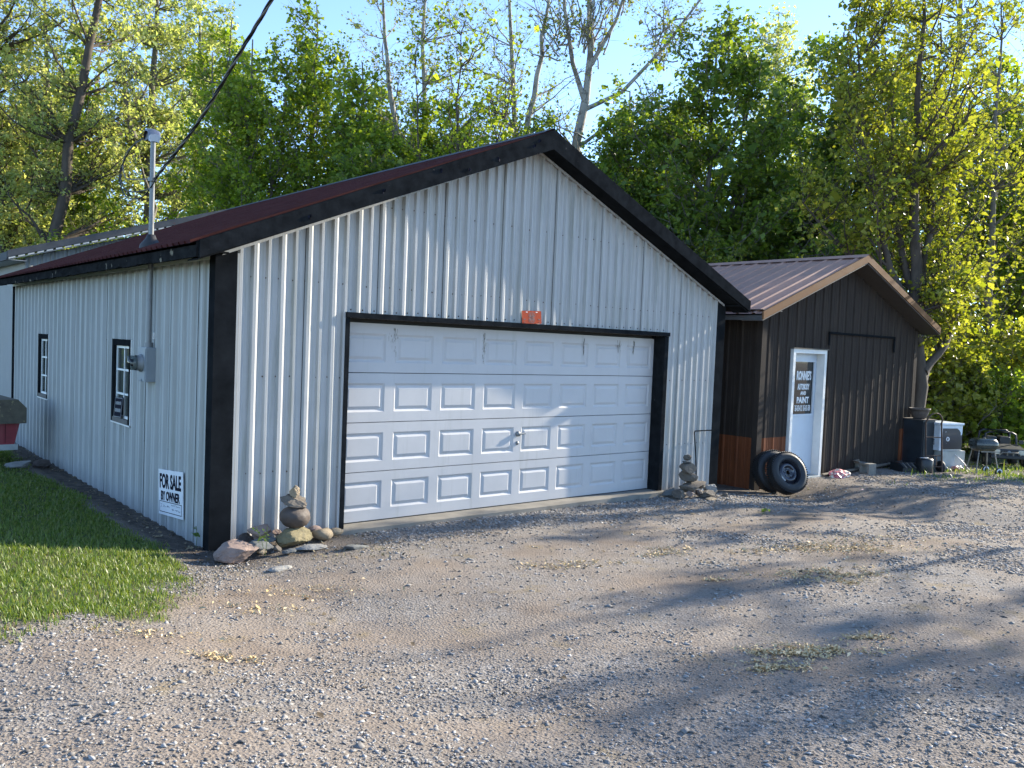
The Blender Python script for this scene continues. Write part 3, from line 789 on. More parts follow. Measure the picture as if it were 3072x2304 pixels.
for j, (oz, oy) in enumerate(((0, 0), (-.07, .05), (.13, -.03))):
    if j < 2:
        loop = spline([A + Vector((0, -.12, .06)), A + Vector((-.02, .05, -.08)), Vector((-.10, 2.0, 3.46 + oz)), Vector((-.13, 2.45, 3.52 + oz)), Vector((-.13, 2.66 + oy, 3.72)), Vector((-.11, 2.50, 3.92)), Vector((-.09, 2.18, 4.03)), Vector((-.08, 1.88, 4.02))], 8)
    else:
        loop = spline([A, Vector((-.10, 2.1, 3.60)), Vector((-.12, 2.48, 3.66)), Vector((-.12, 2.62, 3.84)), Vector((-.1, 2.45, 3.98)), Vector((-.08, 1.9, 4.04))], 8)
    mb = MB(); mb.tube(loop, .0075 if j < 2 else .006, 6); mb.build('drip_loop', cable_black if j < 2 else cable_bare, sc_).matrix_parent_inverse = Matrix.Translation(-sc_.location)

# ------------------------------------------------------------------ rear outbuilding
rb = thing('outbuilding', (.45, 11, 0), 'pale steel outbuilding with grey roof standing behind the garage', 'building')
BX, BPK, BS, BY0, BY1 = 0.0, 4.15, .318, 0.0, 5.5
bz = lambda x: 3.215 + .115 + BS * (x + .35) if x < BPK else 3.215 + .115 + BS * (BPK + .35) - BS * (x - BPK)
BW = 2 * BPK
k = 0; s = 0.0
while s < BW - .05:
    e = min(BW, s + .9)
    sheet('siding_panel', fine_steel, rb, s + .002, e - .002, .225, .1, RIB_G, lambda q, h, z: (q, -h * .8, z), lambda q: -.3, lambda q: bz(q) - .17, (BPK,))
    s += .9
mb = MB(); mb.prism([(.01, -.3), (BW - .01, -.3), (BW - .01, bz(BW) - .19), (BPK, bz(BPK) - .19), (.01, bz(0) - .19)], 'y', .012, .08); mb.build('gable_wall_frame', dark_void, rb)
s = 0.0
while s < BY1 - .05:
    e = min(BY1, s + .9)
    sheet('siding_panel', fine_steel, rb, s + .002, e - .002, .075, .0, RIB_F, lambda q, h, z: (-h, q, z), lambda q: -.3, lambda q: bz(0) - .18); s += .9
mb = MB(); mb.box(.012, .08, .09, BY1, -.3, bz(0) - .2); mb.box(BW - .08, BW, .09, BY1, -.3, bz(0) - .2); mb.box(.08, BW - .08, BY1 - .08, BY1, -.3, bz(0) - .2); mb.build('wall_frame', fine_steel, rb)
for sd in (-1, 1):
    mb = MB(); xe = -.35 if sd < 0 else BW + .35
    mb.prism([(xe, bz(xe) + .01), (BPK, bz(BPK) + .01), (BPK, bz(BPK) - .02), (xe, bz(xe) - .02)], 'y', -.30, BY1 + .2); mb.build('roof', grey_cap, rb)
    mb = MB(); mb.prism([(xe, bz(xe) + .03), (BPK, bz(BPK) + .03), (BPK, bz(BPK) - .10), (xe, bz(xe) - .10)], 'y', -.335, -.302); mb.build('rake_fascia', grey_cap, rb)
    mb = MB(); mb.prism([(xe, bz(xe) - .135), (BPK, bz(BPK) - .135), (BPK, bz(BPK) - .15), (xe, bz(xe) - .15)], 'y', -.30, -.03); mb.build('soffit', fine_steel, rb)
    mb = MB(); x = xe + .02 * -sd
    while (x < BPK) if sd < 0 else (x > BPK):
        x1 = x + .11 * -sd; a, b = min(x, x1), max(x, x1)
        mb.prism([(a, bz(a) - .104), (b, bz(b) - .104), (b, bz(b) - .132), (a, bz(a) - .132)], 'y', -.318, -.29); x += .16 * -sd
    mb.build('soffit_vent_strip', trim_white, rb)
mb = MB(); mb.box(-.36, -.33, -.3, BY1 + .2, bz(-.35) - .15, bz(-.35) + .0); mb.build('eave_fascia', grey_cap, rb)
mb = MB(); mb.box(-.33, -.02, -.28, BY1, bz(0) - .26, bz(0) - .245); mb.build('eave_soffit', fine_steel, rb)

# ------------------------------------------------------------------ brown shed
SX, SW, SD, SY = 8.85, 5.40, 7.5, .05
shed = thing('shed', (SX, SY, 0), 'dark brown steel shed with white door beside the garage', 'shed')
SPK = 2.55; SS = .372
sl_z = lambda x: 3.76 - SS * abs(x - SPK)
SP = .2667
DRX0, DRX1, DRZ = .90, 1.92, 2.06
def shed_front(a, b, lo, hi_, m_, off=0, name='siding_panel'):
    return sheet(name, m_, shed, a, b, SP, .256 - .05, RIB_S, lambda q, h, z: (q, -h - off, z), lo, hi_, (DRX0, DRX1, SPK))
s_top = lambda x: sl_z(x) - .115
WZ = .62
xs_ = [.10, .72, DRX0 - .04, DRX1 + .04, 2.66, 3.46, 4.26, SW - .10]
panels = [(.10, DRX0 - .04), (DRX1 + .04, 2.66), (2.66, 3.46), (3.46, 4.26), (4.26, 4.92), (4.92, SW - .1)]
for (a, b) in panels:
    low = WZ if (a < .5 or a > 4.9) else -.25
    shed_front(a + .002, b - .002, lambda q, low=low: low, s_top, brown_steel)
    if low > 0:
        shed_front(a + .002, b - .002, lambda q: -.3, lambda q: WZ - .003, copper_steel, -.002, 'wainscot_panel')
shed_front(DRX0 - .04, DRX1 + .04, lambda q: DRZ + .05, s_top, brown_steel)
mb = MB()
mb.prism([(.01, -.3), (DRX0 - .04, -.3), (DRX0 - .04, sl_z(DRX0 - .04) - .13), (.01, sl_z(.01) - .13)], 'y', .012, .10)
mb.prism([(DRX1 + .04, -.3), (SW - .01, -.3), (SW - .01, sl_z(SW) - .13), (SPK, sl_z(SPK) - .13), (DRX1 + .04, sl_z(DRX1 + .04) - .13)], 'y', .012, .10)
mb.prism([(DRX0 - .04, DRZ + .05), (DRX1 + .04, DRZ + .05), (DRX1 + .04, sl_z(DRX1 + .04) - .13), (DRX0 - .04, sl_z(DRX0 - .04) - .13)], 'y', .012, .10)
mb.build('front_wall_frame', dark_void, shed)
s = .06
while s < SD - .1:
    e = min(SD, s + .8)
    sheet('siding_panel', brown_steel, shed, s + .002, e - .002, SP, .1, RIB_S, lambda q, h, z: (-h, q, z), lambda q: WZ, lambda q: sl_z(0) - .13)
    sheet('wainscot_panel', copper_steel, shed, s + .002, e - .002, SP, .1, RIB_S, lambda q, h, z: (-h + .002, q, z), lambda q: -.32, lambda q: WZ - .003)
    s += .8
mb = MB(); mb.box(.012, .1, .11, SD, -.32, sl_z(0) - .14); mb.box(SW - .1, SW, .11, SD, -.32, sl_z(SW) - .14); mb.box(.1, SW - .1, SD - .1, SD, -.32, sl_z(0) - .14); mb.build('wall_frame', brown_steel, shed)
mb = MB(); mb.box(-.03, .105, -.03, .004, -.3, sl_z(0) - .12); mb.box(-.03, .004, .004, .07, -.3, sl_z(0) - .13); mb.build('corner_trim', brown_steel, shed)
mb = MB(); mb.box(SW - .105, SW + .03, -.03, .004, -.3, sl_z(SW) - .12); mb.build('corner_trim', brown_steel, shed)
# roof
s0r, s1r = -.36, SD + .2
SE0, SE1 = -.57, SW + .20
nr = 9; wr = (s1r - s0r) / nr
RIB_SR = [(0, [(-.032, 0), (-.014, .022), (.014, .022), (.032, 0)])]
for k in range(nr):
    a, b = s0r + k * wr + .001, s0r + (k + 1) * wr - .001
    pr = profile(a, b, .29, .06, RIB_SR)
    for sd, xe in ((-1, SE0 - .03), (1, SE1 + .03)):
        mb = MB()
        for i in range(len(pr) - 1):
            (q0, h0), (q1, h1) = pr[i], pr[i + 1]
            P = lambda x, q, h: (x + sd * h * .35, q, sl_z(x) + h * .94)
            if sd < 0: mb.quad(P(xe, q0, h0), P(SPK, q0, h0), P(SPK, q1, h1), P(xe, q1, h1))
            else: mb.quad(P(SPK, q0, h0), P(xe, q0, h0), P(xe, q1, h1), P(SPK, q1, h1))
        mb.build('roof_panel', brown_roof, shed)
for sd, xe in ((-1, SE0), (1, SE1)):
    mb = MB(); mb.prism([(xe, sl_z(xe) - .005), (SPK, sl_z(SPK) - .005), (SPK, sl_z(SPK) - .03), (xe, sl_z(xe) - .03)], 'y', s0r + .005, s1r); mb.build('roof_deck', soffit_grey, shed)
    mb = MB(); mb.prism([(xe, sl_z(xe) + .026), (SPK, sl_z(SPK) + .03), (SPK, sl_z(SPK) - .10), (xe, sl_z(xe) - .095)], 'y', s0r - .03, s0r - .002); mb.build('rake_trim', tan_trim, shed)
    mb = MB(); mb.prism([(xe, sl_z(xe) - .105), (SPK, sl_z(SPK) - .112), (SPK, sl_z(SPK) - .124), (xe, sl_z(xe) - .118)], 'y', s0r - .016, -.002); mb.build('rake_soffit', soffit_grey, shed)
    mb = MB(); mb.box(min(xe, xe - sd * .025), max(xe, xe - sd * .025), s0r, s1r, sl_z(xe) - .105, sl_z(xe) - .008); mb.build('eave_fascia', soffit_grey if sd > 0 else grey_cap, shed)
    a, b = (xe + .026, -.01) if sd < 0 else (SW + .01, xe - .026)
    mb = MB(); mb.box(a, b, s0r + .005, s1r, sl_z(0) - .16, sl_z(0) - .15); mb.build('eave_soffit', soffit_grey, shed)
mb = MB(); c = .14
mb.quad((SPK - c, s0r - .035, sl_z(SPK - c) + .03), (SPK, s0r - .035, sl_z(SPK) + .045), (SPK, s1r, sl_z(SPK) + .045), (SPK - c, s1r, sl_z(SPK - c) + .03))
mb.quad((SPK, s0r - .035, sl_z(SPK) + .045), (SPK + c, s0r - .035, sl_z(SPK + c) + .03), (SPK + c, s1r, sl_z(SPK + c) + .03), (SPK, s1r, sl_z(SPK) + .045))
mb.build('ridge_cap', brown_roof, shed)
# door
mb = MB(); z0 = -.10
mb.box(DRX0 - .02, DRX0 + .05, -.05, .16, z0, DRZ + .03); mb.box(DRX1 - .05, DRX1 + .02, -.05, .16, z0, DRZ + .03); mb.box(DRX0 + .05, DRX1 - .05, -.05, .16, DRZ - .04, DRZ + .03)
mb.build('door_frame', trim_white, shed)
mb = MB(); mb.box(DRX0 - .05, DRX1 + .05, -.07, .0, DRZ + .032, DRZ + .05); mb.build('drip_edge', old_wood, shed)
mb = MB(); mb.box(DRX0 - .02, DRX1 + .02, -.07, .16, z0 - .05, z0); mb.build('threshold', sheet_grey, shed)
a, b = DRX0 + .052, DRX1 - .052; zt = DRZ - .042; wx0, wx1, wz0, wz1 = 1.05, 1.785, .97, 1.88; dy = .10
mb = MB(); mb.box(a, wx0, dy, dy + .045, z0 + .01, zt); mb.box(wx1, b, dy, dy + .045, z0 + .01, zt); mb.box(wx0, wx1, dy, dy + .045, z0 + .01, wz0); mb.box(wx0, wx1, dy, dy + .045, wz1, zt)
dr = mb.build('door', door_blue, shed)
mb = MB(); t = .03
mb.box(wx0 - t, wx0 + .005, dy - .012, dy - .001, wz0 - t, wz1 + t); mb.box(wx1 - .005, wx1 + t, dy - .012, dy - .001, wz0 - t, wz1 + t); mb.box(wx0 + .005, wx1 - .005, dy - .012, dy - .001, wz1 - .005, wz1 + t); mb.box(wx0 + .005, wx1 - .005, dy - .012, dy - .001, wz0 - t, wz0 + .005); mb.build('window_frame', door_blue, dr)
mb = MB(); mb.box(wx0 + .001, wx1 - .001, dy + .012, dy + .018, wz0, wz1); mb.build('pane', glass_dark, dr)
mb = MB(); mb.box(a - .05, b + .05, dy + .2, dy + .22, z0, zt); mb.build('dark_lining', dark_void, shed)
M = Matrix.Translation((a + .06, dy - .001, .86)) @ Euler((R(90), 0, 0)).to_matrix().to_4x4()
mb = MB(); mb.lathe([(.028, 0), (.026, .012), (.012, .02), (.014, .035), (.027, .045), (.02, .062), (0, .065)], M, 16); mb.build('knob', black_plastic, dr)
wc = 1.50
for body, w, h, z in (("RONNIE'S", .46, .165, 1.64), ('AUTOBODY', .38, .105, 1.445), ('AND', .18, .065, 1.335), ('PAINT', .38, .11, 1.215), ('765-425-4132  765-425-1588', .49, .105, 1.075)):
    letters('lettering', body, w, h, decal_white, dr, Matrix.Translation((wc, dy + .009, z)) @ FACE_Y, .04 if len(body) < 12 else .02)
# outline of the wide boarded-over door
mb = MB(); mb.box(2.02, 4.42, -.045, -.022, 2.38, 2.42); mb.box(2.0, 2.03, -.045, -.022, 2.18, 2.42); mb.box(4.40, 4.44, -.045, -.022, 2.12, 2.42); mb.build('wide_door_rail', black_trim, shed)
mb = MB(); mb.tube([(1.98, -.06, -.10), (4.9, -.09, -.03)], .03, 8); mb.build('base_pole', old_wood, shed)

# ------------------------------------------------------------------ stones and cairns
def stone(name, label, c, size, seed, mat_, rz=0, tilt=(0, 0), angular=5, group=None, lump=.12, cat='stone', sub=4):
    bm = bmesh.new(); bmesh.ops.create_icosphere(bm, subdivisions=sub, radius=1)
    q = random.Random(seed); V_ = np.array([v.co[:] for v in bm.verts])
    for _ in range(angular):
        nv = np.array([q.gauss(0, 1) for _ in range(3)]); nv /= np.linalg.norm(nv); d = q.uniform(.42, .78)
        t = np.maximum(0, V_ @ nv - d); V_ -= t[:, None] * nv
    for k_, vv in enumerate(V_):
        q_ = Vector(vv) * 1.0 + Vector((seed * 3.1, seed * 1.7, 0)); h_ = 0
        for f, a_ in ((1.3, 1.0), (3.0, .55), (6.5, .38), (13, .2)): h_ += a_ * mnoise.noise(q_ * f)
        V_[k_] = vv * (1 + lump * 1.5 * h_)
    e = V_.max(0) - V_.min(0); V_ = (V_ - (V_.max(0) + V_.min(0)) / 2) / e * np.array(size)
    Mr = np.array(Euler((tilt[0], tilt[1], rz)).to_matrix()); V_ = V_ @ Mr.T
    V_[:, 2] -= V_[:, 2].min()
    for v, cc in zip(bm.verts, V_): v.co = cc
    me = bpy.data.meshes.new(name); bm.to_mesh(me); bm.free()
    me.polygons.foreach_set('use_smooth', [angular < 2] * len(me.polygons))
    o = link(name, me, mat_, None, (c[0], c[1], c[2])); return tag(o, label, cat, group)
st_buff = mat('buff sandstone', (.26, .205, .135), .9, .2, 12, bump=.5, bscale=45)
st_yel = mat('mossy yellow sandstone', (.185, .155, .082), .9, .25, 10, bump=.6, bscale=35, speck=(.12, .11, .06), speck_scale=16, speck_lo=.62)
st_dark = mat('dark brown river stone', (.07, .053, .043), .7, .3, 9, bump=.3, bscale=40, speck=(.16, .13, .11), speck_scale=10, speck_lo=.66)
st_grey = mat('brown grey field stone', (.125, .105, .082), .9, .3, 10, bump=.6, bscale=38)
st_pink = mat('pale pink granite', (.25, .18, .145), .85, .22, 12, bump=.5, bscale=40)
st_slate = mat('blue grey slate', (.12, .125, .12), .8, .22, 12, bump=.4, bscale=40)
st_pale = mat('pale limestone', (.25, .245, .225), .9, .15, 14, bump=.5, bscale=45)
# left cairn
stone('base_stone', 'mossy yellow boulder at the foot of the left cairn', (.69, -.32, -.055), (.38, .28, .19), 4, st_yel, .1, angular=7, lump=.08)
stone('round_stone', 'dark round stone, second from the ground in the left cairn', (.69, -.31, .112), (.32, .26, .225), 8, st_dark, .3, (0, .12), 0, lump=.05)
stone('wedge_stone', 'flat jagged grey brown wedge near the top of the left cairn', (.685, -.31, .305), (.31, .22, .125), 27, st_grey, .1, (0, .16), 8, lump=.13)
stone('top_stone', 'small pointed buff stone crowning the left cairn', (.69, -.30, .405), (.105, .10, .125), 36, st_buff, .5, (0, .1), 3, lump=.16)
stone('cobble', 'smooth buff cobble right of the left cairn foot', (1.02, -.24, -.06), (.23, .2, .13), 41, st_buff, .2, (0, .2), 1, lump=.04)
stone('cobble', 'pinkish cobble against the wall behind the left cairn', (1.00, -.12, -.03), (.16, .12, .1), 42, st_pink, .2, (0, 0), 1, lump=.04)
stone('cobble', 'low buff stone by the left garage door jamb', (1.20, -.17, -.045), (.17, .12, .08), 43, st_buff, .1, (0, 0), 2, lump=.05)
stone('slab_stone', 'tilted brown slab resting beside the left cairn', (.38, -.20, .03), (.27, .2, .13), 51, st_pink, .15, (.25, .15), 8, lump=.05)
stone('cobble', 'dark stone under the tilted slab near the corner trim', (.27, -.13, -.06), (.15, .14, .14), 52, st_dark, .3, (0, 0), 3)
stone('slab_stone', 'flat slate grey stone in front of the left cairn', (.31, -.38, -.055), (.27, .2, .11), 53, st_slate, -.1, (.1, .08), 8, lump=.06)
stone('slab_stone', 'thin dark slate wedged between slab and cairn boulder', (.45, -.27, .0), (.15, .12, .05), 54, st_slate, .3, (0, .1), 6)
stone('granite_rock', 'large pale pink granite rock at the garage corner', (.05, -.47, -.10), (.40, .27, .205), 62, st_pink, -.35, (.1, -.15), 8, lump=.06)
stone('cobble', 'small buff stone between the granite rock and the flat slate', (.28, -.50, -.055), (.10, .07, .06), 63, st_buff, .2, (0, 0), 3)
stone('cobble', 'small grey stone left of the pale flagstone', (.43, -.49, -.05), (.10, .08, .065), 64, st_grey, .5, (0, 0), 4)
stone('flagstone', 'pale crumbling flagstone under the left cairn', (.76, -.50, -.075), (.36, .16, .06), 65, st_pale, .05, (0, .03), 7, lump=.1)
stone('flagstone', 'small blue grey chip beside the pale flagstone', (.52, -.55, -.065), (.14, .09, .05), 66, st_slate, .2, (0, 0), 6)
stone('flagstone', 'flat pale stone lying alone in the drive before the left cairn', (.22, -1.0, float(gz(.22, -1.0)) - .015), (.24, .13, .05), 67, st_pale, .25, (0, .05), 7, lump=.1)
stone('flagstone', 'thin grey flagstone on the moss right of the left cairn', (1.12, -.72, float(gz(1.12, -.72)) - .01), (.28, .14, .045), 68, st_slate, .2, (0, .05), 7, lump=.08)
stone('cobble', 'small pink stone at the wall behind the dark round stone', (.60, -.1, .0), (.1, .08, .07), 69, st_pink, .2, (0, 0), 3)
# right cairn
stone('top_stone', 'small brown stone crowning the right cairn', (6.64, -.32, .428), (.13, .11, .09), 71, st_grey, .4, (0, .15), 3)
stone('thin_stone', 'thin flat stone just below the top of the right cairn', (6.62, -.32, .395), (.18, .14, .035), 72, st_slate, .3, (0, .03), 5)
stone('round_stone', 'rounded grey stone in the upper half of the right cairn', (6.63, -.32, .245), (.27, .21, .165), 73, st_grey, .2, (0, .1), 2, lump=.07)
stone('round_stone', 'grey brown stone in the middle of the right cairn', (6.69, -.32, .118), (.27, .21, .155), 78, st_grey, -.2, (0, .12), 2, lump=.07)
stone('slab_stone', 'broad brown slab carrying the right cairn', (6.72, -.34, -.03), (.52, .32, .175), 75, st_grey, .05, (0, .06), 9, lump=.08)
stone('cobble', 'brown stone at the right end of the cairn slab', (7.10, -.22, -.02), (.15, .13, .11), 76, st_grey, .1, (0, 0), 4)
stone('cobble', 'brown stone under the left end of the right cairn', (6.42, -.37, -.06), (.24, .18, .11), 77, st_grey, .2, (0, 0), 5)
stone('cobble', 'round pebble in the middle of the right cairn foot', (6.57, -.45, -.06), (.1, .09, .09), 78, st_pink, .2, (0, 0), 2)
stone('cobble', 'second pebble right of centre in the right cairn foot', (6.77, -.44, -.06), (.12, .1, .09), 79, st_dark, .2, (0, 0), 3)
stone('flagstone', 'long flat stone at the front of the right cairn', (6.95, -.47, -.085), (.36, .2, .09), 80, st_grey, .1, (0, -.08), 7)
stone('flagstone', 'sloping pale stone at the right foot of the right cairn', (7.27, -.28, -.11), (.22, .18, .16), 81, st_pale, .3, (0, .3), 7)
stone('flagstone', 'thin leaning slate at the left foot of the right cairn', (6.38, -.24, -.06), (.28, .16, .06), 82, st_slate, .1, (0, -.35), 7)
stone('flagstone', 'pale flat chip on the gravel before the right cairn', (6.48, -.58, float(gz(6.48, -.58)) - .01), (.2, .12, .04), 83, st_pale, .2, (0, 0), 6)
stone('flagstone', 'tan flat chip right of the pale chip before the right cairn', (6.82, -.60, float(gz(6.82, -.6)) - .01), (.2, .12, .04), 84, st_buff, .1, (0, 0), 6)
stone('cobble', 'small grey stone right of the right cairn', (7.42, -.42, -.17), (.12, .1, .1), 85, st_grey, .1, (0, 0), 4)

# bent steel rod leaning by the right cairn
rod = thing('bent_rod', (7.05, -.12, -.1), 'thin bent black steel rod standing behind the right cairn', 'rod')
mb = MB(); mb.tube(spline([Vector((.0, -.06, .0)), Vector((-.01, -.04, .45)), Vector((-.03, .0, .88))], 6) + [Vector((-.028, .0, .905)), Vector((-.01, .0, .915)), Vector((.22, .01, .915)), Vector((.44, .03, .91))], .0085, 8); mb.build('rod', black_trim, rod)

# ------------------------------------------------------------------ tyres
def tyre_parts(t, rim=True):
    """wheel standing in local xy plane of its axis z"""
    prof = [(.196, -.075), (.206, -.090), (.23, -.100), (.27, -.101), (.305, -.090), (.320, -.07), (.328, -.045), (.330, 0), (.328, .045), (.320, .07), (.305, .090), (.27, .101), (.23, .100), (.206, .090), (.196, .075)]
    mb = MB(); mb.lathe(prof, None, 48); mb.lathe([(.196, .075), (.193, 0), (.196, -.075)], None, 48)
    ty = mb.build('tyre', tyre_rub, t)
    mb = MB()
    for k in range(56):
        a = 2 * math.pi * k / 56
        for s_ in (-1, 1):
            M = Euler((0, 0, a)).to_matrix().to_4x4() @ Matrix.Translation((.327, 0, s_ * .052)) @ Euler((R(18 * s_), 0, 0)).to_matrix().to_4x4()
            mb.box(-.006, .008, -.010, .010, -.032, .032, M)
    mb.build('tread', tyre_rub, ty)
    mb = MB()
    for k in range(1):
        mb.lathe([(.262, .1015), (.266, .1045), (.270, .1015)], None, 48)
    mb.build('sidewall_ring', tyre_rub, ty)
    if rim:
        mb = MB(); mb.lathe([(.203, .086), (.211, .095), (.202, .084), (.190, .06), (.183, .0), (.178, -.06), (.198, -.085)], None, 48)
        mb.lathe([(.184, .01), (.165, .022), (.140, .052), (.112, .058), (.098, .045), (.085, .02), (.062, .018), (.050, .032), (.036, .034), (.034, .01)], None, 48)
        rm = mb.build('rim', rim_black, t)
        mb = MB()
        for k in range(5):
            a = 2 * math.pi * k / 5 + .3; M = Matrix.Translation((.066 * math.cos(a), .066 * math.sin(a), .02)); mb.lathe([(.011, 0), (.011, .014), (0, .016)], M, 6)
        tag(mb.build('lug_nuts', galv, rm), kind='stuff')
        mb = MB()
        for k in range(10):
            t0 = R(205 + k * 3.2); t1 = R(205 + (k + 1) * 3.2)
            mb.quad(*[(r_ * math.cos(t_), r_ * math.sin(t_), z_) for r_, t_, z_ in ((.147, t0, .0475), (.164, t0, .0265), (.164, t1, .0265), (.147, t1, .0475))])
        mb.build('paper_label', decal_white, rm)
# back tyre flat against the wall, front wheel leaning on it
def lean_wheel(name, label, base, lean, yaw, rim):
    t = thing(name, base, label, 'tyre')
    Mw = Euler((0, 0, yaw)).to_matrix().to_4x4() @ Euler((R(90) - lean, 0, 0)).to_matrix().to_4x4()
    # rest the lowest point on the ground
    low = 1e9
    for a in range(72):
        for z_ in (-.1, .1):
            v = Mw @ Vector((.31 * math.cos(a * .0873), .31 * math.sin(a * .0873), z_)); low = min(low, v.z)
    t.matrix_world = Matrix.Translation((base[0], base[1], base[2] - low)) @ Mw
    tyre_parts(t, rim); return t
lean_wheel('wheel', 'black wheel with steel rim leaning in front of another tyre', (8.95, -.47, -.20), R(24), R(-20), True)
lean_wheel('tyre', 'worn tyre between the steel rimmed wheel and the shed wall', (8.98, -.19, -.21), R(15), R(-20), False)

# ------------------------------------------------------------------ clutter by the shed
cb = thing('cinder_block', (11.98, -.10, float(gz(11.98, -.1)) - .005), 'grey cinder block at the foot of the shed wall', 'block', rz=R(-14))
mb = MB(); L2, D2, H2 = .2, .1, .19; w = .03
mb.box(-L2, L2, -D2, -D2 + w, 0, H2); mb.box(-L2, L2, D2 - w, D2, 0, H2)
for x in (-L2, -.015, L2 - w): mb.box(x, x + w, -D2 + w, D2 - w, 0, H2)
ob = mb.build('block', block_grey, cb); ob.rotation_euler = (R(90), 0, R(90)); ob.location = (0, 0, .1)
stone('rubble_stone', 'broken grey stone lying on the cinder block', (11.92, -.06, float(gz(11.98, -.1)) + .19), (.16, .12, .07), 90, st_grey, .2, (0, .1), 6)
def crumple(name, label, c, size, m_, seed, cat='wrapper'):
    bm = bmesh.new(); bmesh.ops.create_icosphere(bm, subdivisions=3, radius=1); q = random.Random(seed)
    for v in bm.verts:
        s_ = 1 + q.uniform(-.22, .2); v.co = Vector((v.co.x * size[0] * s_, v.co.y * size[1] * s_, max(-.2, v.co.z) * size[2] * s_))
    me = bpy.data.meshes.new(name); bm.to_mesh(me); bm.free(); o = link(name, me, m_, None, c); return tag(o, label, cat)
crumple('wrapper', 'crumpled pink and cream plastic wrapper by the shed door', (11.12, -.17, float(gz(11.12, -.17)) + .03), (.26, .13, .11), pink_wrap, 3)
crumple('plastic_bag', 'crumpled white plastic bag on the ground behind the grill', (14.75, -.55, float(gz(14.75, -.55)) + .02), (.26, .15, .11), white_bag, 5, 'bag')
crumple('plastic_scrap', 'small pinkish scrap beside the white cord', (14.35, -.85, float(gz(14.35, -.85)) + .02), (.17, .1, .07), pink_wrap, 8, 'scrap')

# low black louvred box
lv = thing('louvred_box', (13.22, -.40, -.14), 'low black louvred box lying on the ground beside the cabinet', 'box', rz=R(-24))
mb = MB(); mb.prism([(-.24, 0), (.24, 0), (.24, .12), (.05, .235), (-.24, .235)][::-1], 'x', -.34, .34); mb.build('body', black_plastic, lv)
# louvres on the sloping front
lv.rotation_euler = (0, 0, R(-24 + 180)); lv.scale = (.72, .72, .72)
for k in range(9):
    x = -.28 + k * .07; mb = MB()
    mb.add([(x, .245, .125), (x + .03, .245, .125), (x + .03, .06, .238), (x, .06, .238), (x, .255, .14), (x + .03, .255, .14), (x + .03, .07, .253), (x, .07, .253)], [(0, 1, 2, 3), (4, 7, 6, 5), (0, 4, 5, 1), (2, 6, 7, 3), (0, 3, 7, 4), (1, 5, 6, 2)]); mb.build('louvre', grill_leg if k % 2 else black_plastic, lv)

# black cabinet with a clay bowl on top
cbn = thing('metal_cabinet', (14.02, -.22, -.16), 'tall black steel cabinet at the right end of the shed', 'cabinet', rz=R(-12))
mb = MB(); mb.bbox(-.185, .185, -.22, .22, 0, .98, .008); bd = mb.build('body', cabinet_blue, cbn)
mb = MB(); mb.box(-.17, .17, -.238, -.222, .03, .95); d2 = mb.build('door', cabinet_blue, cbn)
mb = MB(); mb.box(-.20, .20, -.245, .235, .981, 1.0); mb.build('top', pot_brown, cbn)
mb = MB(); mb.tube([(.12, -.238, .50), (.12, -.26, .52), (.12, -.26, .62), (.12, -.238, .64)], .009, 6); mb.build('handle', galv, d2)
cp = thing('clay_bowl', (14.0, -.22, .842), 'brown clay bowl planter standing on the black cabinet', 'pot')
mb = MB(); mb.lathe([(0, .0), (.10, 0), (.13, .02), (.165, .11), (.18, .17), (.20, .175), (.20, .205), (.18, .205), (.165, .17), (.11, .05), (0, .04)], None, 28); mb.build('bowl', pot_brown, cp)
# hand truck
ht = thing('hand_truck', (13.60, -.74, -.145), 'rusty brown hand truck with curved handle', 'hand truck', rz=R(-30)); ht.rotation_euler = (R(-6), 0, R(-30))
mb = MB()
loopp = [Vector((-.17, 0, .02)), Vector((-.17, 0, .95))] + [Vector((-.17 + .17 * (1 - math.cos(t)), -.02 - .05 * math.sin(t), .95 + .19 * math.sin(t))) for t in [math.pi * k / 10 for k in range(1, 10)]] + [Vector((.17, 0, .95)), Vector((.17, 0, .02))]
mb.tube(loopp, .0155, 8); mb.build('frame', rust, ht)
for z in (.12, .33, .68):
    mb = MB(); mb.tube([(-.17, 0, z), (.17, 0, z)], .011, 6); mb.build('crossbar', rust, ht)
mb = MB(); mb.tube([(-.05, 0, .12), (-.05, 0, .33)], .009, 6); mb.tube([(.05, 0, .12), (.05, 0, .33)], .009, 6); mb.build('brace', rust, ht)
mb = MB(); mb.box(-.2, .2, -.2, .0, .0, .014); mb.build('toe_plate', rust, ht)
for sx in (-1, 1):
    Mw = Matrix.Translation((sx * .215, .10, .115)) @ Euler((0, R(90), 0)).to_matrix().to_4x4()
    mb = MB(); mb.lathe([(.05, -.03), (.095, -.034), (.118, -.022), (.122, 0), (.118, .022), (.095, .034), (.05, .03)], Mw, 24); wl = mb.build('wheel', tyre_rub, ht)
    mb = MB(); mb.lathe([(0, -.024), (.05, -.02), (.06, 0), (.05, .02), (0, .024)], Mw, 16); mb.build('hub', rust, wl)
mb = MB(); mb.tube([(-.215, .10, .115), (.215, .10, .115)], .01, 6); mb.build('axle', rust, ht)
# small black drum with pale cap
dm = thing('small_drum', (13.36, -.66, -.145), 'small black drum with pale lid beside the hand truck', 'drum')
mb = MB(); mb.lathe([(0, .0), (.14, 0), (.15, .02), (.15, .26), (.13, .29), (0, .29)], None, 22); mb.build('drum', black_plastic, dm)
mb = MB(); mb.box(-.07, -.02, -.06, .06, .291, .30); mb.box(.02, .09, -.03, .02, .291, .303); mb.build('paper_label', white_bag, dm)
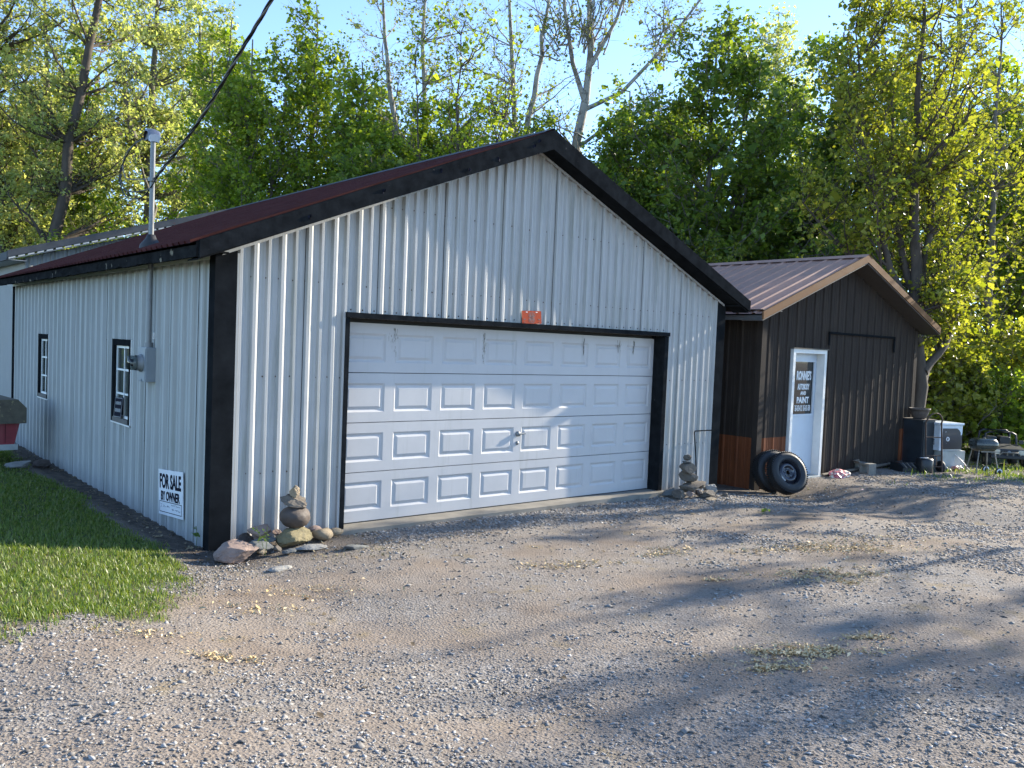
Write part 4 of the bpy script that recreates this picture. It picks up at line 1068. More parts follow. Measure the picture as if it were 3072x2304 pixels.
# appliance on a battered cabinet
lowb = thing('sheet_metal_box', (14.50, -.50, -.16), 'battered grey white sheet metal box under the appliance', 'box', rz=R(-20))
mb = MB(); mb.bbox(-.30, .30, -.26, .26, 0, .40, .01); mb.build('body', sheet_grey, lowb)
mb = MB(); mb.add([(-.30, -.275, .0), (-.05, -.33, .0), (.02, -.275, .38), (-.30, -.275, .39)], [(0, 1, 2, 3)]); mb.add([(-.05, -.33, .0), (.06, -.268, .0), (.02, -.268, .38)], [(0, 1, 2)]); mb.build('bent_flap', sheet_grey, lowb)
ap = thing('appliance', (14.42, -.46, .243), 'white topped appliance with dark scratched front panel', 'appliance', rz=R(-20))
mb = MB(); mb.bbox(-.29, .29, -.27, .27, 0, .50, .012); mb.build('body', appl_white, ap)
mb = MB(); mb.box(-.22, .27, -.284, -.271, .03, .44); fp = mb.build('front_panel', appl_dark, ap)
mb = MB(); mb.bbox(-.305, .305, -.295, .285, .501, .545, .012); mb.build('top', appl_white, ap)
M = Matrix.Translation((-.10, -.2845, .23)) @ Euler((R(90), 0, 0)).to_matrix().to_4x4()
mb = MB(); mb.lathe([(.022, .0), (.022, .004), (.045, .004), (.045, 0)], M, 18); mb.build('dial_ring', decal_white, fp)
mb = MB(); mb.add([(.13, -.2852, .44), (.268, -.2852, .44), (.268, -.2852, .33), (.235, -.2852, .30), (.22, -.2852, .37), (.19, -.2852, .405)], [(0, 5, 4, 3, 2, 1)]); mb.build('torn_patch', appl_white, fp)
# white cord
cord = thing('white_cord', (14.45, -.85, -.14), 'thin white cord trailing on the ground from the sheet metal box', 'cord')
mb = MB(); mb.tube(spline([Vector((.0, .12, .34)), Vector((.03, -.06, .17)), Vector((.06, -.18, .03)), Vector((.14, -.30, .012)), Vector((.3, -.42, .012)), Vector((.44, -.40, .012)), Vector((.52, -.33, .012))], 8), .009, 6); mb.build('cord', white_bag, cord)
# planks on the ground
pk_ = thing('plank', (15.3, -.35, -.15), 'long dark plank lying on the ground behind the grill', 'plank', rz=R(-14))
mb = MB(); mb.bbox(-.95, .95, -.07, .07, 0, .045, .005); mb.build('plank', old_wood, pk_)
pk2 = thing('plank', (15.25, -.62, -.155), 'shorter grey plank lying in front of the long dark plank', 'plank', rz=R(-17))
mb = MB(); mb.bbox(-.6, .6, -.06, .06, 0, .04, .005); mb.build('plank', old_wood, pk2)

# kettle-box grill on wheels
gr = thing('charcoal_grill', (14.44, -1.27, -.15), 'dark green rectangular charcoal grill on thin legs with white rimmed wheels', 'grill', rz=R(-32))
def loaf(z0, z1, a, b, top, name, m_, flip=False):
    rings = []
    for t in [k / 6 for k in range(7)]:
        c_ = math.cos(t * math.pi / 2); s_ = math.sin(t * math.pi / 2)
        ins = (1 - c_) * .10; zz = z0 + (z1 - z0) * s_
        ring = []
        for k in range(24):
            th = 2 * math.pi * k / 24; cx = math.copysign(abs(math.cos(th)) ** .55, math.cos(th)); cy = math.copysign(abs(math.sin(th)) ** .55, math.sin(th))
            ring.append((cx * (a - ins), cy * (b - ins), zz))
        rings.append(ring)
    mb = MB()
    for r0, r1 in zip(rings[:-1], rings[1:]):
        for k in range(24): mb.add([r0[k], r0[(k + 1) % 24], r1[(k + 1) % 24], r1[k]], [(0, 1, 2, 3)], True)
    mb.add(rings[-1], [tuple(range(24))])
    return mb.build(name, m_, gr)
lid = loaf(.575, .70, .25, .18, True, 'lid', grill_green)
loaf(.565, .45, .24, .17, True, 'firebox', grill_green)
mb = MB(); mb.tube([(-.05, -.05, .70), (-.05, -.05, .725), (.05, -.05, .725), (.05, -.05, .70)], .009, 6); mb.build('lid_handle', old_wood, lid)
mb = MB(); M = Matrix.Translation((.0, 0, .695)); mb.lathe([(.03, 0), (.03, .012), (0, .014)], M, 12); mb.build('vent', black_plastic, lid)
for (x0, y0, x1, y1, zb) in ((-.16, -.1, -.24, -.15, .0), (-.16, .1, -.24, .15, 0), (.16, -.1, .22, -.16, .07), (.16, .1, .22, .16, .07)):
    mb = MB(); mb.tube([(x0, y0, .47), (x1, y1, zb)], .011, 6); mb.build('leg', grill_leg, gr)
for yw in (-.18, .18):
    Mw = Matrix.Translation((.22, yw, .075)) @ Euler((R(90), 0, 0)).to_matrix().to_4x4()
    mb = MB(); mb.lathe([(.045, -.015), (.07, -.018), (.075, 0), (.07, .018), (.045, .015)], Mw, 22); wl = mb.build('wheel', tyre_rub, gr)
    mb = MB(); mb.lathe([(.040, -.02), (.060, -.0205), (.060, .0205), (.040, .02)], Mw, 22); mb.build('wheel_ring', decal_white, wl)
    mb = MB(); mb.lathe([(0, -.016), (.040, -.014), (.040, .014), (0, .016)], Mw, 18); mb.build('hub', black_plastic, wl)
mb = MB(); mb.tube([(.22, -.18, .075), (.22, .18, .075)], .007, 6); mb.build('axle', grill_leg, gr)
mb = MB(); mb.box(-.2, .2, -.215, -.205, .45, .47); mb.build('front_rail', grill_leg, gr)

# child's ride-on off-road car, nose towards the drive
tc = thing('toy_car', (16.42, -.86, -.15), 'black ride-on toy off-road car with roll bar at the edge of the woods', 'toy car', rz=R(-52 - 90 + 90))
tc.rotation_euler = (0, 0, R(-52))
# local frame: nose towards -y
mb = MB(); mb.bbox(-.34, .34, -.52, .50, .20, .40, .03); body = mb.build('body', black_plastic, tc)
mb = MB(); mb.add([(-.30, -.52, .40), (.30, -.52, .40), (.33, -.05, .47), (-.33, -.05, .47), (-.30, -.53, .37), (.30, -.53, .37), (.34, -.05, .38), (-.34, -.05, .38)], [(0, 1, 2, 3), (4, 5, 1, 0), (5, 6, 2, 1), (7, 4, 0, 3), (3, 2, 6, 7)]); mb.build('hood', black_plastic, body)
mb = MB(); mb.bbox(-.36, .36, -.60, -.53, .20, .27, .015); bp_ = mb.build('bumper', black_plastic, tc)
mb = MB(); mb.tube([(-.20, -.585, .27), (-.15, -.61, .335), (.15, -.61, .335), (.20, -.585, .27)], .013, 6)
for x in (-.055, .055): mb.tube([(x, -.61, .335), (x, -.60, .27)], .012, 6)
mb.build('bull_bar', grill_leg, bp_)
mb = MB()
for k in range(6): mb.box(-.09 + k * .034, -.075 + k * .034, -.527, -.52, .29, .37)
mb.build('grille_slats', rim_black, body)
for x in (-.225, .225):
    mb = MB(); mb.bbox(x - .055, x + .055, -.545, -.521, .285, .385, .012); mb.build('headlight', lamp_cream, body)
mb = MB(); mb.lathe([(0, .006), (.03, .004), (.034, 0)], Matrix.Translation((0, -.527, .335)) @ Euler((R(90), 0, 0)).to_matrix().to_4x4(), 14); mb.build('badge', galv, body)
mb = MB(); mb.tube([(-.31, .0, .44), (-.29, .03, .66), (-.22, .04, .70), (.22, .04, .70), (.29, .03, .66), (.31, .0, .44)], .024, 8); mb.build('windscreen_frame', black_plastic, tc)
mb = MB(); mb.tube([(-.31, .42, .38), (-.29, .40, .68), (-.22, .40, .72), (.22, .40, .72), (.29, .40, .68), (.31, .42, .38)], .026, 8); mb.build('roll_bar', black_plastic, tc)
mb = MB(); mb.bbox(-.24, -.02, .12, .40, .40, .60, .03); mb.bbox(.02, .24, .12, .40, .40, .60, .03); mb.build('seats', black_plastic, tc)
mb = MB(); mb.bbox(.34, .43, -.04, .0, .47, .55, .012); mb.bbox(-.43, -.34, -.04, .0, .47, .55, .012); mb.build('mirrors', black_plastic, tc)
for x in (-.36, .36):
    for y in (-.36, .34):
        Mw = Matrix.Translation((x, y, .15)) @ Euler((0, R(90), 0)).to_matrix().to_4x4()
        mb = MB(); mb.lathe([(.06, -.06), (.12, -.07), (.148, -.05), (.152, 0), (.148, .05), (.12, .07), (.06, .06)], Mw, 24); wl = mb.build('wheel', tyre_rub, tc)
        mb = MB()
        for k in range(14):
            a_ = 2 * math.pi * k / 14; mb.box(.145, .160, -.014, .014, -.055, .055, Mw @ Euler((0, 0, a_)).to_matrix().to_4x4())
        mb.build('tread', tyre_rub, wl)
        mb = MB(); mb.lathe([(0, -.05), (.05, -.055), (.065, -.05), (.065, .05), (.05, .055), (0, .05)], Mw, 16); mb.build('hub', grill_leg, wl)

# red box with felt roof by the far corner of the garage
rd = thing('red_box', (-.80, 6.35, .16), 'faded red wooden box with mossy brown felt roof by the garage side', 'box', rz=R(4))
mb = MB(); mb.prism([(-.34, .10), (.20, .10), (.27, .42), (-.42, .42)], 'y', -.40, .40); bd = mb.build('body', red_box, rd)
for k in range(4):
    mb = MB(); x0 = -.40 + .16 * k; mb.box(x0, x0 + .004, -.405, -.401, .12, .40); mb.build('board_joint', ink, bd)
mb = MB(); mb.prism([(-.46, .40), (.33, .40), (.33, .62), (.22, .74), (-.46, .74)], 'y', -.48, .48); mb.build('roof', felt_roof, rd)
mb = MB(); mb.box(-.42, .24, -.42, .42, .02, .10); mb.build('base_frame', sheet_grey, rd)
stone('pale_rock', 'pale rock under the edge of the red box', (-.60, 5.55, float(gz(-.6, 5.55)) - .02), (.35, .22, .12), 95, st_pale, .2, (0, 0), 6)
stone('dark_rock', 'dark rock at the foot of the red box by the wall', (-.28, 5.75, float(gz(-.28, 5.75)) - .03), (.25, .22, .15), 96, st_dark, .2, (0, 0), 6)

# ------------------------------------------------------------------ ground cover: gravel, litter, catkins, grass
_rv = np.array(_r[:]); _uv = np.array(_u[:]); _fv = np.array(_f[:]); _o = np.array([-2.995, -7.7765, 1.94])
def depth_ok(P, margin=1.18):
    d = P - _o; z = d @ _fv
    with np.errstate(divide='ignore', invalid='ignore'):
        return (z > .8) & (np.abs(d @ _rv / z) < .602 * margin) & (np.abs(d @ _uv / z) < .452 * margin + .1)
def blocked(x, y):
    return ((x > -.03) & (x < 7.73) & (y > -.02)) | ((x > 8.8) & (x < 14.3) & (y > .02)) | ((x > OPX0 - .05) & (x < OPX1 + .06) & (y > -.13))
def scatter(n_, x0, x1, y0, y1, keep, seed):
    g = np.random.default_rng(seed); x = g.uniform(x0, x1, n_); y = g.uniform(y0, y1, n_)
    P = np.stack([x, y, gz(x, y)], -1); k_ = depth_ok(P) & ~blocked(x, y)
    P = P[k_]; pr_ = keep(P[:, 0], P[:, 1], (P - _o) @ _fv); return P[g.random(len(P)) < pr_], g
def gravel_density(x, y, d):
    a = fbm(x * .75 + 3, y * .75, 21); b = fbm(x * 2.4, y * 2.4, 22)
    dn = .08 + .85 * sstep(.47, .62, a * .6 + b * .4)
    dn = dn + .55 * sstep(-1.3, -.4, y) * (x > 1.4) * (x < 7.5) + .5 * sstep(5.4, 4.4, d)
    dn = dn * (1 - .85 * track(x, y))
    dn = dn * (1 - lawn_mask(x, y)) * (1 - .8 * sstep(.1, -.6, x) * sstep(-1.4, -.6, y))
    dn = dn * (1 - .6 * sstep(1.6, .6, x) * sstep(-1.6, -1.0, y) * sstep(.0, .3, x))
    return np.clip(dn, 0, 1) * np.clip((6.2 / d) ** 1.1, .16, 1)
P, g = scatter(560000, -3.6, 19, -7.2, -.05, gravel_density, 31)
if len(P) > 78000: P = P[g.permutation(len(P))[:78000]]
nS = len(P); dist = (P - _o) @ _fv
base = np.array([(1, 0, 0), (-1, 0, 0), (0, 1, 0), (0, -1, 0), (0, 0, 1), (0, 0, -.6)], float)
tri = np.array([(0, 2, 4), (2, 1, 4), (1, 3, 4), (3, 0, 4), (2, 0, 5), (1, 2, 5), (3, 1, 5), (0, 3, 5)])
sz = g.lognormal(math.log(.0062), .5, nS) * np.clip(dist / 6.0, .9, 1.9); sz = np.clip(sz, .0035, .021)
sc3 = np.stack([sz * g.uniform(.8, 1.5, nS), sz * g.uniform(.7, 1.2, nS), sz * g.uniform(.28, .6, nS)], -1)
Vv = base[None] * (1 + g.uniform(-.35, .35, (nS, 6, 3)) * 1.0) + g.uniform(-.28, .28, (nS, 6, 3)); Vv = Vv * sc3[:, None]
an = g.uniform(0, 6.283, nS); ca, sa = np.cos(an)[:, None], np.sin(an)[:, None]
tl = g.uniform(-.5, .5, nS)[:, None]
x_, y_, z_ = Vv[..., 0], Vv[..., 1], Vv[..., 2]
y2 = y_ * np.cos(tl) - z_ * np.sin(tl); z2 = y_ * np.sin(tl) + z_ * np.cos(tl)
Vv = np.stack([x_ * ca - y2 * sa, x_ * sa + y2 * ca, z2], -1) + P[:, None] + np.array([0, 0, .002])
Ff = (tri[None] + (np.arange(nS) * 6)[:, None, None]).reshape(-1, 3)
tag(npmesh('gravel', Vv.reshape(-1, 3), Ff, gravel_mat), 'pale crushed limestone gravel over the drive', 'gravel', kind='stuff')

# dead leaf litter and twigs along the walls
def litter_density(x, y, d):
    a = sstep(.6, .05, -x) * sstep(-1.2, -.5, y) * (x < .02) * 1.0
    a = a + .8 * (x > 0) * (x < 1.7) * sstep(-1.5, -.4, y) + .18 * sstep(7.2, 8, x) * sstep(-1.8, -.6, y) + .05
    return np.clip(a, 0, 1) * (.3 + .7 * (fbm(x * 3, y * 3, 14) > .42))
P, g = scatter(60000, -1.3, 17, -4.5, 9, litter_density, 32)
def flakes(P, g, size, up=.35, asp=(.5, 1.0)):
    n_ = len(P); s_ = size * g.lognormal(0, .35, n_); an = g.uniform(0, 6.283, n_)
    t = np.stack([np.cos(an), np.sin(an), g.normal(0, up, n_)], -1); t /= np.linalg.norm(t, axis=1)[:, None]
    u_ = np.stack([-np.sin(an), np.cos(an), g.normal(0, up, n_)], -1); u_ /= np.linalg.norm(u_, axis=1)[:, None]
    a = (s_)[:, None] * t; b = (s_ * g.uniform(*asp, n_))[:, None] * u_
    V_ = np.stack([P - a, P - b + [0, 0, .004], P + a, P + b + [0, 0, .004]], 1).reshape(-1, 3)
    i = np.arange(n_)[:, None] * 4; return V_, np.concatenate([i + [0, 1, 2], i + [0, 2, 3]], 1).reshape(-1, 3)
V_, F_2 = flakes(P + [0, 0, .008], g, .013)
tag(npmesh('leaf_litter', V_, F_2, litter_mat), 'dead leaf litter strewn along the foot of the walls', 'leaf litter', kind='stuff')

# tan catkin drifts
drifts = [(1.72, -5.0, .13, 900), (1.35, -5.1, .10, 500), (1.95, -5.15, .12, 600), (2.35, -5.15, .09, 350), (3.9, -4.05, .24, 1500), (3.75, -4.3, .08, 250), (5.1, -3.5, .32, 1100), (4.75, -3.25, .2, 350), (4.2, -3.05, .12, 300), (2.15, -2.4, .14, 350), (2.45, -2.5, .12, 300), (3.3, -2.65, .1, 250), (3.6, -2.55, .14, 260), (-.5, -2.2, .15, 260), (.1, -1.9, .2, 240), (-1.45, -2.7, .14, 200), (-1.2, -3.3, .09, 220), (5.9, -3.4, .3, 380), (2.9, -3.6, .05, 110)]
PP = []
g = np.random.default_rng(40)
for (x, y, r_, n_) in drifts:
    q = g.normal(0, 1, (n_, 2)) * [r_ * 1.25, r_ * .55]; a = R(-30); q = q @ np.array([[math.cos(a), math.sin(a)], [-math.sin(a), math.cos(a)]])
    cl = fbm(q[:, 0] * 14 + x * 9, q[:, 1] * 14 + y * 5, 9) > .44
    q = q[cl]; xx, yy = x + q[:, 0], y + q[:, 1]; PP.append(np.stack([xx, yy, gz(xx, yy) + g.uniform(.003, .014, len(xx))], -1))
PP = np.concatenate(PP); V_, F_2 = flakes(PP, g, .013, .45, (.3, .5))
tag(npmesh('dry_catkins', V_, F_2, catkin_mat), 'tan drifts of dry fallen catkins on the gravel', 'catkins', kind='stuff')

# lawn
def blades(P, g, h, w, bend=.5):
    n_ = len(P); an = g.uniform(0, 6.283, n_); hh = h * g.lognormal(0, .35, n_)
    d = np.stack([np.cos(an), np.sin(an), np.zeros(n_)], -1); s_ = np.stack([-np.sin(an), np.cos(an), np.zeros(n_)], -1)
    ww = (w * g.uniform(.7, 1.3, n_))[:, None]; le = (g.uniform(.1, bend, n_) * hh)[:, None]
    up = np.zeros((n_, 3)); up[:, 2] = hh
    b0 = P - s_ * ww; b1 = P + s_ * ww; m0 = P + up * .55 + d * le * .35 - s_ * ww * .75; m1 = P + up * .55 + d * le * .35 + s_ * ww * .75; tp = P + up * .95 + d * le
    V_ = np.stack([b0, b1, m1, m0, tp], 1).reshape(-1, 3); i = np.arange(n_)[:, None] * 5
    return V_, np.concatenate([i + [0, 1, 2], i + [0, 2, 3], i + [3, 2, 4]], 1).reshape(-1, 3)
def lawn_density(x, y, d):
    a = lawn_mask(x, y) * np.clip((8.2 / d) ** 1.2, .2, 1)
    dry = np.exp(-(((x + 2.05) / .35) ** 2 + ((y + .25) / .22) ** 2))
    return a * (1 - .9 * dry) * (.45 + .55 * sstep(.3, .5, fbm(x * 3, y * 3, 17)))
P, g = scatter(470000, -6.5, -.2, -4.2, 10, lawn_density, 33)
d_ = (P - _o) @ _fv
V_, F_2 = blades(P, g, .025 * np.clip(1.25 - .04 * np.clip(P[:, 1] + 1, 0, 8), .8, 1.3), .0035 * np.clip(d_ / 7.5, 1, 2.2), .9)
tag(npmesh('lawn_grass', V_, F_2, grass_mat), 'short green lawn grass beside the garage', 'grass', kind='stuff')
def straw_density(x, y, d):
    e = y - lawn_edge(x); m_ = np.exp(-((e + .12) / .28) ** 2) * (x < -.3) + .5 * np.exp(-(((x - .9) / 1.1) ** 2 + ((y + .95) / .28) ** 2))
    m_ = np.maximum(m_, np.exp(-(((x + 2.05) / .4) ** 2 + ((y + .25) / .25) ** 2)))
    return m_ * sstep(.36, .52, fbm(x * 4, y * 4, 61))
P, g = scatter(70000, -5, 2.6, -5, 1, straw_density, 35)
V_, F_2 = blades(P, g, .016, .003, 2.2)
tag(npmesh('dry_grass', V_, F_2, straw_mat), 'dry straw and moss fringing the lawn and the cairn', 'dry grass', kind='stuff')
def rough_density(x, y, d):
    n1 = fbm(x * 1.1, y * 1.1, 44)
    return (sstep(12.0, 14.5, x) * sstep(-3.2, -1.7, y + (n1 - .47) * 2.5) * .8 + .10 * sstep(.58, .64, n1) * (x > 9.5)) * sstep(.40, .52, fbm(x * 2, y * 2, 45))
P, g = scatter(60000, 8, 24, -4.4, 3, rough_density, 34)
V_, F_2 = blades(P, g, .055, .007, .9)
tag(npmesh('rough_grass', V_, F_2, grass_mat), 'thin rough grass at the far edge of the drive', 'grass', kind='stuff')
def weed(name, label, base, seed, nl, h, sp, stems=1):
    g = np.random.default_rng(seed); t = thing(name, base, label, 'plant')
    mb = MB(); tips = []
    for k in range(stems):
        e = Vector((g.normal(0, sp * .4), g.normal(0, sp * .4), h * g.uniform(.8, 1.1))); mb.tube([(0, 0, 0), e * .5 + Vector((.01, 0, 0)), e], .0025, 4); tips.append(e)
    mb.build('stem', weed_mat, t)
    Pn = []
    for e in tips:
        f = g.uniform(.45, 1, nl); Pn.append(np.array(e)[None] * f[:, None] + g.normal(0, sp * .35, (nl, 3)) * [1, 1, .4])
    V_, F_2 = flakes(np.concatenate(Pn), g, .022, .5, (.5, .8)); npmesh('leaves', V_, F_2, weed_mat, t)
weed('seedling', 'small green seedling growing at the foot of the corner trim', (-.1, .12, -.09), 1, 7, .26, .07)
weed('weed', 'small leafy weed growing between the stones of the left cairn', (.30, -.52, -.06), 2, 9, .26, .07, 2)
weed('weed', 'tiny bright green sprig in the gravel before the shed', (6.35, -1.75, float(gz(6.35, -1.75))), 3, 8, .07, .04, 2)

# ------------------------------------------------------------------ trees
class Tree:
    def __init__(s, seed): s.g = np.random.default_rng(seed); s.TV = []; s.TF = []; s.n = 0; s.LV = []; s.LF = []; s.ln = 0
    def tube(s, pts, rs, k):
        pts = np.asarray(pts); m_ = len(pts)
        d = np.gradient(pts, axis=0); d /= np.linalg.norm(d, axis=1)[:, None] + 1e-9
        ref = np.array([.31, .95, .05]); a = np.cross(d, ref); a /= np.linalg.norm(a, axis=1)[:, None] + 1e-9; b = np.cross(d, a)
        th = np.arange(k) * 2 * math.pi / k
        V_ = pts[:, None] + (a[:, None] * np.cos(th)[None, :, None] + b[:, None] * np.sin(th)[None, :, None]) * np.asarray(rs)[:, None, None]
        i = np.arange(m_ - 1)[:, None] * k; j = np.arange(k)[None]; j2 = (j + 1) % k
        F_ = np.stack([i + j, i + j2, i + k + j2, i + k + j], -1).reshape(-1, 4)
        s.TV.append(V_.reshape(-1, 3)); s.TF.append(F_ + s.n); s.n += m_ * k
    def twigs(s, A, B, r):
        n_ = len(A); d = B - A; L = np.linalg.norm(d, axis=1)[:, None] + 1e-9; d /= L
        a = np.cross(d, np.array([.3, .2, .93])); a /= np.linalg.norm(a, axis=1)[:, None] + 1e-9; b = np.cross(d, a)
        vs = []
        for P_, rr in ((A, r), (B, r * .35)):
            for k in range(3):
                t = 2.094 * k; vs.append(P_ + (a * math.cos(t) + b * math.sin(t)) * rr)
        V_ = np.stack(vs, 1).reshape(-1, 3); i = np.arange(n_)[:, None] * 6
        F_ = np.concatenate([i + [0, 1, 4, 3], i + [1, 2, 5, 4], i + [2, 0, 3, 5]], 1).reshape(-1, 4)
        s.TV.append(V_); s.TF.append(F_ + s.n); s.n += len(V_)
    def leaves(s, C, size, droop=.3):
        g = s.g; n_ = len(C); sz_ = size * g.lognormal(-.06, .36, n_)
        nr_ = g.normal(0, 1, (n_, 3)); nr_[:, 2] = np.abs(nr_[:, 2]) + .35; nr_ /= np.linalg.norm(nr_, axis=1)[:, None]
        t = np.cross(nr_, g.normal(0, 1, (n_, 3))); t /= np.linalg.norm(t, axis=1)[:, None] + 1e-9; t[:, 2] -= droop
        t /= np.linalg.norm(t, axis=1)[:, None]; b = np.cross(nr_, t)
        L = sz_[:, None]; fold = nr_ * (sz_ * .16)[:, None]
        V_ = np.stack([C, C + t * L * .5 + b * L * .40 + fold, C + t * L, C + t * L * .5 - b * L * .40 + fold], 1).reshape(-1, 3)
        i = np.arange(n_)[:, None] * 4
        s.LV.append(V_); s.LF.append(np.concatenate([i + [0, 1, 2], i + [0, 2, 3]], 1).reshape(-1, 3) + s.ln); s.ln += len(V_)
    def limb(s, A, E, r, n_tw, n_lf, lsize, tw_len, sag=.15, seg=6, spread=.10, lf_from=.3):
        g = s.g; A = np.asarray(A, float); E = np.asarray(E, float); d = E - A; L = np.linalg.norm(d)
        c = A + d * .5 + np.array([0, 0, -sag * L * .3]) + np.array([d[0], d[1], 0]) * .12 + g.normal(0, .06 * L, 3)
        t = np.linspace(0, 1, seg + 1)[:, None]; pts = A * (1 - t) ** 2 + 2 * c * t * (1 - t) + E * t * t
        pts[1:-1] += g.normal(0, .018 * L, (seg - 1, 3))
        s.tube(pts, r * (1 - t[:, 0]) ** .8 + .008, 6 if r > .05 else 4)
        if n_tw <= 0: return pts
        f = g.uniform(lf_from, 1, n_tw); ii = f * seg; i0 = np.minimum(ii.astype(int), seg - 1); w_ = (ii - i0)[:, None]
        S_ = pts[i0] * (1 - w_) + pts[i0 + 1] * w_
        dr_ = d / (L + 1e-9) * .7 + g.normal(0, .75, (n_tw, 3)); dr_[:, 2] += .25; dr_ /= np.linalg.norm(dr_, axis=1)[:, None]
        B_ = S_ + dr_ * (tw_len * g.uniform(.45, 1.25, n_tw))[:, None]
        s.twigs(S_, B_, max(.006, min(.014, r * .35)))
        if n_lf > 0:
            n_lf = int(n_lf * 1.45); k = g.uniform(.25, 1.08, (n_tw, n_lf))[..., None]
            C = S_[:, None] * (1 - k) + B_[:, None] * k + g.normal(0, 1, (n_tw, n_lf, 3)) * (spread * g.uniform(.5, 1.1, (n_tw, 1, 1)))
            C = C[g.random((n_tw, n_lf)) < np.clip(g.beta(1.0, .7, n_tw) * 1.05, 0, 1)[:, None]]; s.leaves(C, lsize)
        return pts
    def finish(s, name, label, base, bark, leafm, group=None, cat='tree', wood='trunk', crown='crown'):
        t = thing(name, base, label, cat, group)
        o = npmesh(wood, np.concatenate(s.TV), np.concatenate(s.TF), bark, t, True)
        if s.LV: npmesh(crown, np.concatenate(s.LV), np.concatenate(s.LF), leafm, t)
        return t

def tree(name, label, base, trunks, r0, blobs, n_limb, n_tw, n_lf, lsize, tw, bark, leafm, seed, group=None, spread=.10, cat='tree', rise=.75, lf_from=.3, sag=.15, lim_r=.24, sub=.8):
    """trunks: polylines relative to base; blobs: (cx, cy, cz, rx, ry, rz, weight) crown volumes the limbs grow into"""
    T_ = Tree(seed); g = T_.g; allp = []
    for tr in trunks:
        tr = np.asarray(tr, float); n_ = 12; L = np.r_[0, np.cumsum(np.linalg.norm(np.diff(tr, axis=0), axis=1))]
        q = np.linspace(0, L[-1], n_ + 1); pts = np.stack([np.interp(q, L, tr[:, k]) for k in range(3)], -1)
        pts[1:-1] += g.normal(0, .012 * L[-1] / 3, (n_ - 1, 3)) * [1, 1, .2]
        rs = r0 * (1 if not allp else sub) * (1 - .86 * (q / L[-1]) ** .9); rs[0] *= 1.3; T_.tube(pts, rs, 9)
        allp.append((pts, rs))
    wts = np.array([b[6] if len(b) > 6 else b[3] * b[4] * b[5] for b in blobs], float); wts /= wts.sum()
    for i in range(n_limb):
        b = blobs[g.choice(len(blobs), p=wts)]
        v = g.normal(0, 1, 3); v /= np.linalg.norm(v); v *= g.random() ** (1 / 2.3)
        E = np.array(b[:3]) + v * np.array(b[3:6])
        if E[2] < .25: E[2] = .25 + g.random() * .4
        pts, rs = allp[g.integers(len(allp))] if len(allp) > 1 else allp[0]
        best = None
        if len(allp) > 1:
            dm_ = [np.min(np.linalg.norm((p_ - E) * [1, 1, .5], axis=1)) for p_, _ in allp]; pts, rs = allp[int(np.argmin(dm_))]
        hor = np.linalg.norm(pts[:, :2] - E[:2], axis=1)
        cost = np.abs(E[2] - rise * hor - pts[:, 2]) + .15 * hor; j = int(np.argmin(cost + g.uniform(0, .5, len(cost))))
        j = max(1, j)
        T_.limb(pts[j], E, max(.014, rs[j] * lim_r * g.uniform(.7, 1.2)), n_tw, n_lf, lsize, tw, sag, 6, spread, lf_from)
    return T_.finish(name, label, base, bark, leafm, group)

WOODS = 'trees in the wood behind the buildings'
def bz_(x, y): return float(gz(x, y)) - .1
# --- left: cottonwoods behind the outbuilding
b = (2.94, 27.2); tree('cottonwood_tree', 'ivy clad cottonwood at the far left edge of the wood', (*b, bz_(*b)), [[(0, 0, 0), (-.2, 0, 6.2), (-.7, .1, 12.5), (-1.1, 0, 20)]], .42,
     [(-.3, 0, 7.5, 2.8, 2.8, 4.3), (-1.0, .0, 15, 3.6, 3.2, 6), (-.2, -.2, 6, .9, .9, 6, 22), (1.5, .3, 3.6, 2.5, 2, 2.8, 22)], 200, 12, 14, .12, .85, bark_dark, leaf_pale, 101, WOODS)
b = (3.44, 24.6); tree('cottonwood_tree', 'tall dark leaning trunk with pale leaves left of the mast', (*b, bz_(*b)), [[(0, 0, 0), (.32, -.06, 5.0), (.82, -.25, 9.2), (1.45, -.55, 13.2), (2.4, -.75, 20)]], .27,
     [(1.7, .3, 14, 3.0, 2.8, 5), (.25, 1.0, 9.0, 2.4, 2, 3.8), (2.8, .8, 8.5, 1.1, 1.5, 2.8, 16)], 120, 12, 12, .115, .8, bark_dark, leaf_pale, 102, WOODS)
T_ = Tree(103); T_.limb((0, 0, 0), (-.42, .35, 9.6), .20, 0, 0, .1, .5, 0, 7); T_.limb((-.42, .35, 9.5), (-.95, .85, 12.9), .12, 10, 3, .11, .6, 0, 5); T_.limb((-.5, .45, 10.4), (.1, .5, 12.2), .06, 8, 4, .11, .6)
T_.finish('dead_tree', 'broken dead snag rising just left of the weatherhead', (7.44, 26.6, bz_(7.44, 26.6)), bark_grey, leaf_pale, WOODS)
b = (7.94, 28.1); tree('cottonwood_tree', 'straight cottonwood directly behind the weatherhead', (*b, bz_(*b)), [[(0, 0, 0), (.05, 0, 8.8), (0, 0, 18)]], .30,
     [(.4, .2, 13.5, 2.2, 2.3, 5.6), (1.1, .2, 8.3, 2.3, 2, 3.2), (-.9, .1, 10.0, 1.1, 1.5, 3.2, 12)], 140, 12, 12, .115, .8, bark_grey, leaf_pale, 104, WOODS)
b = (10.8, 31.2); tree('pale_tree', 'pale hazy tree in sunlight right of the weatherhead', (*b, bz_(*b)), [[(0, 0, 0), (.1, 0, 9), (.2, 0, 18)]], .22,
     [(0, 0, 13.2, 2.7, 2.5, 5.2), (.7, 0, 7.8, 2.5, 2.2, 3.4)], 120, 12, 13, .125, .75, bark_pale, leaf_pale, 105, WOODS)
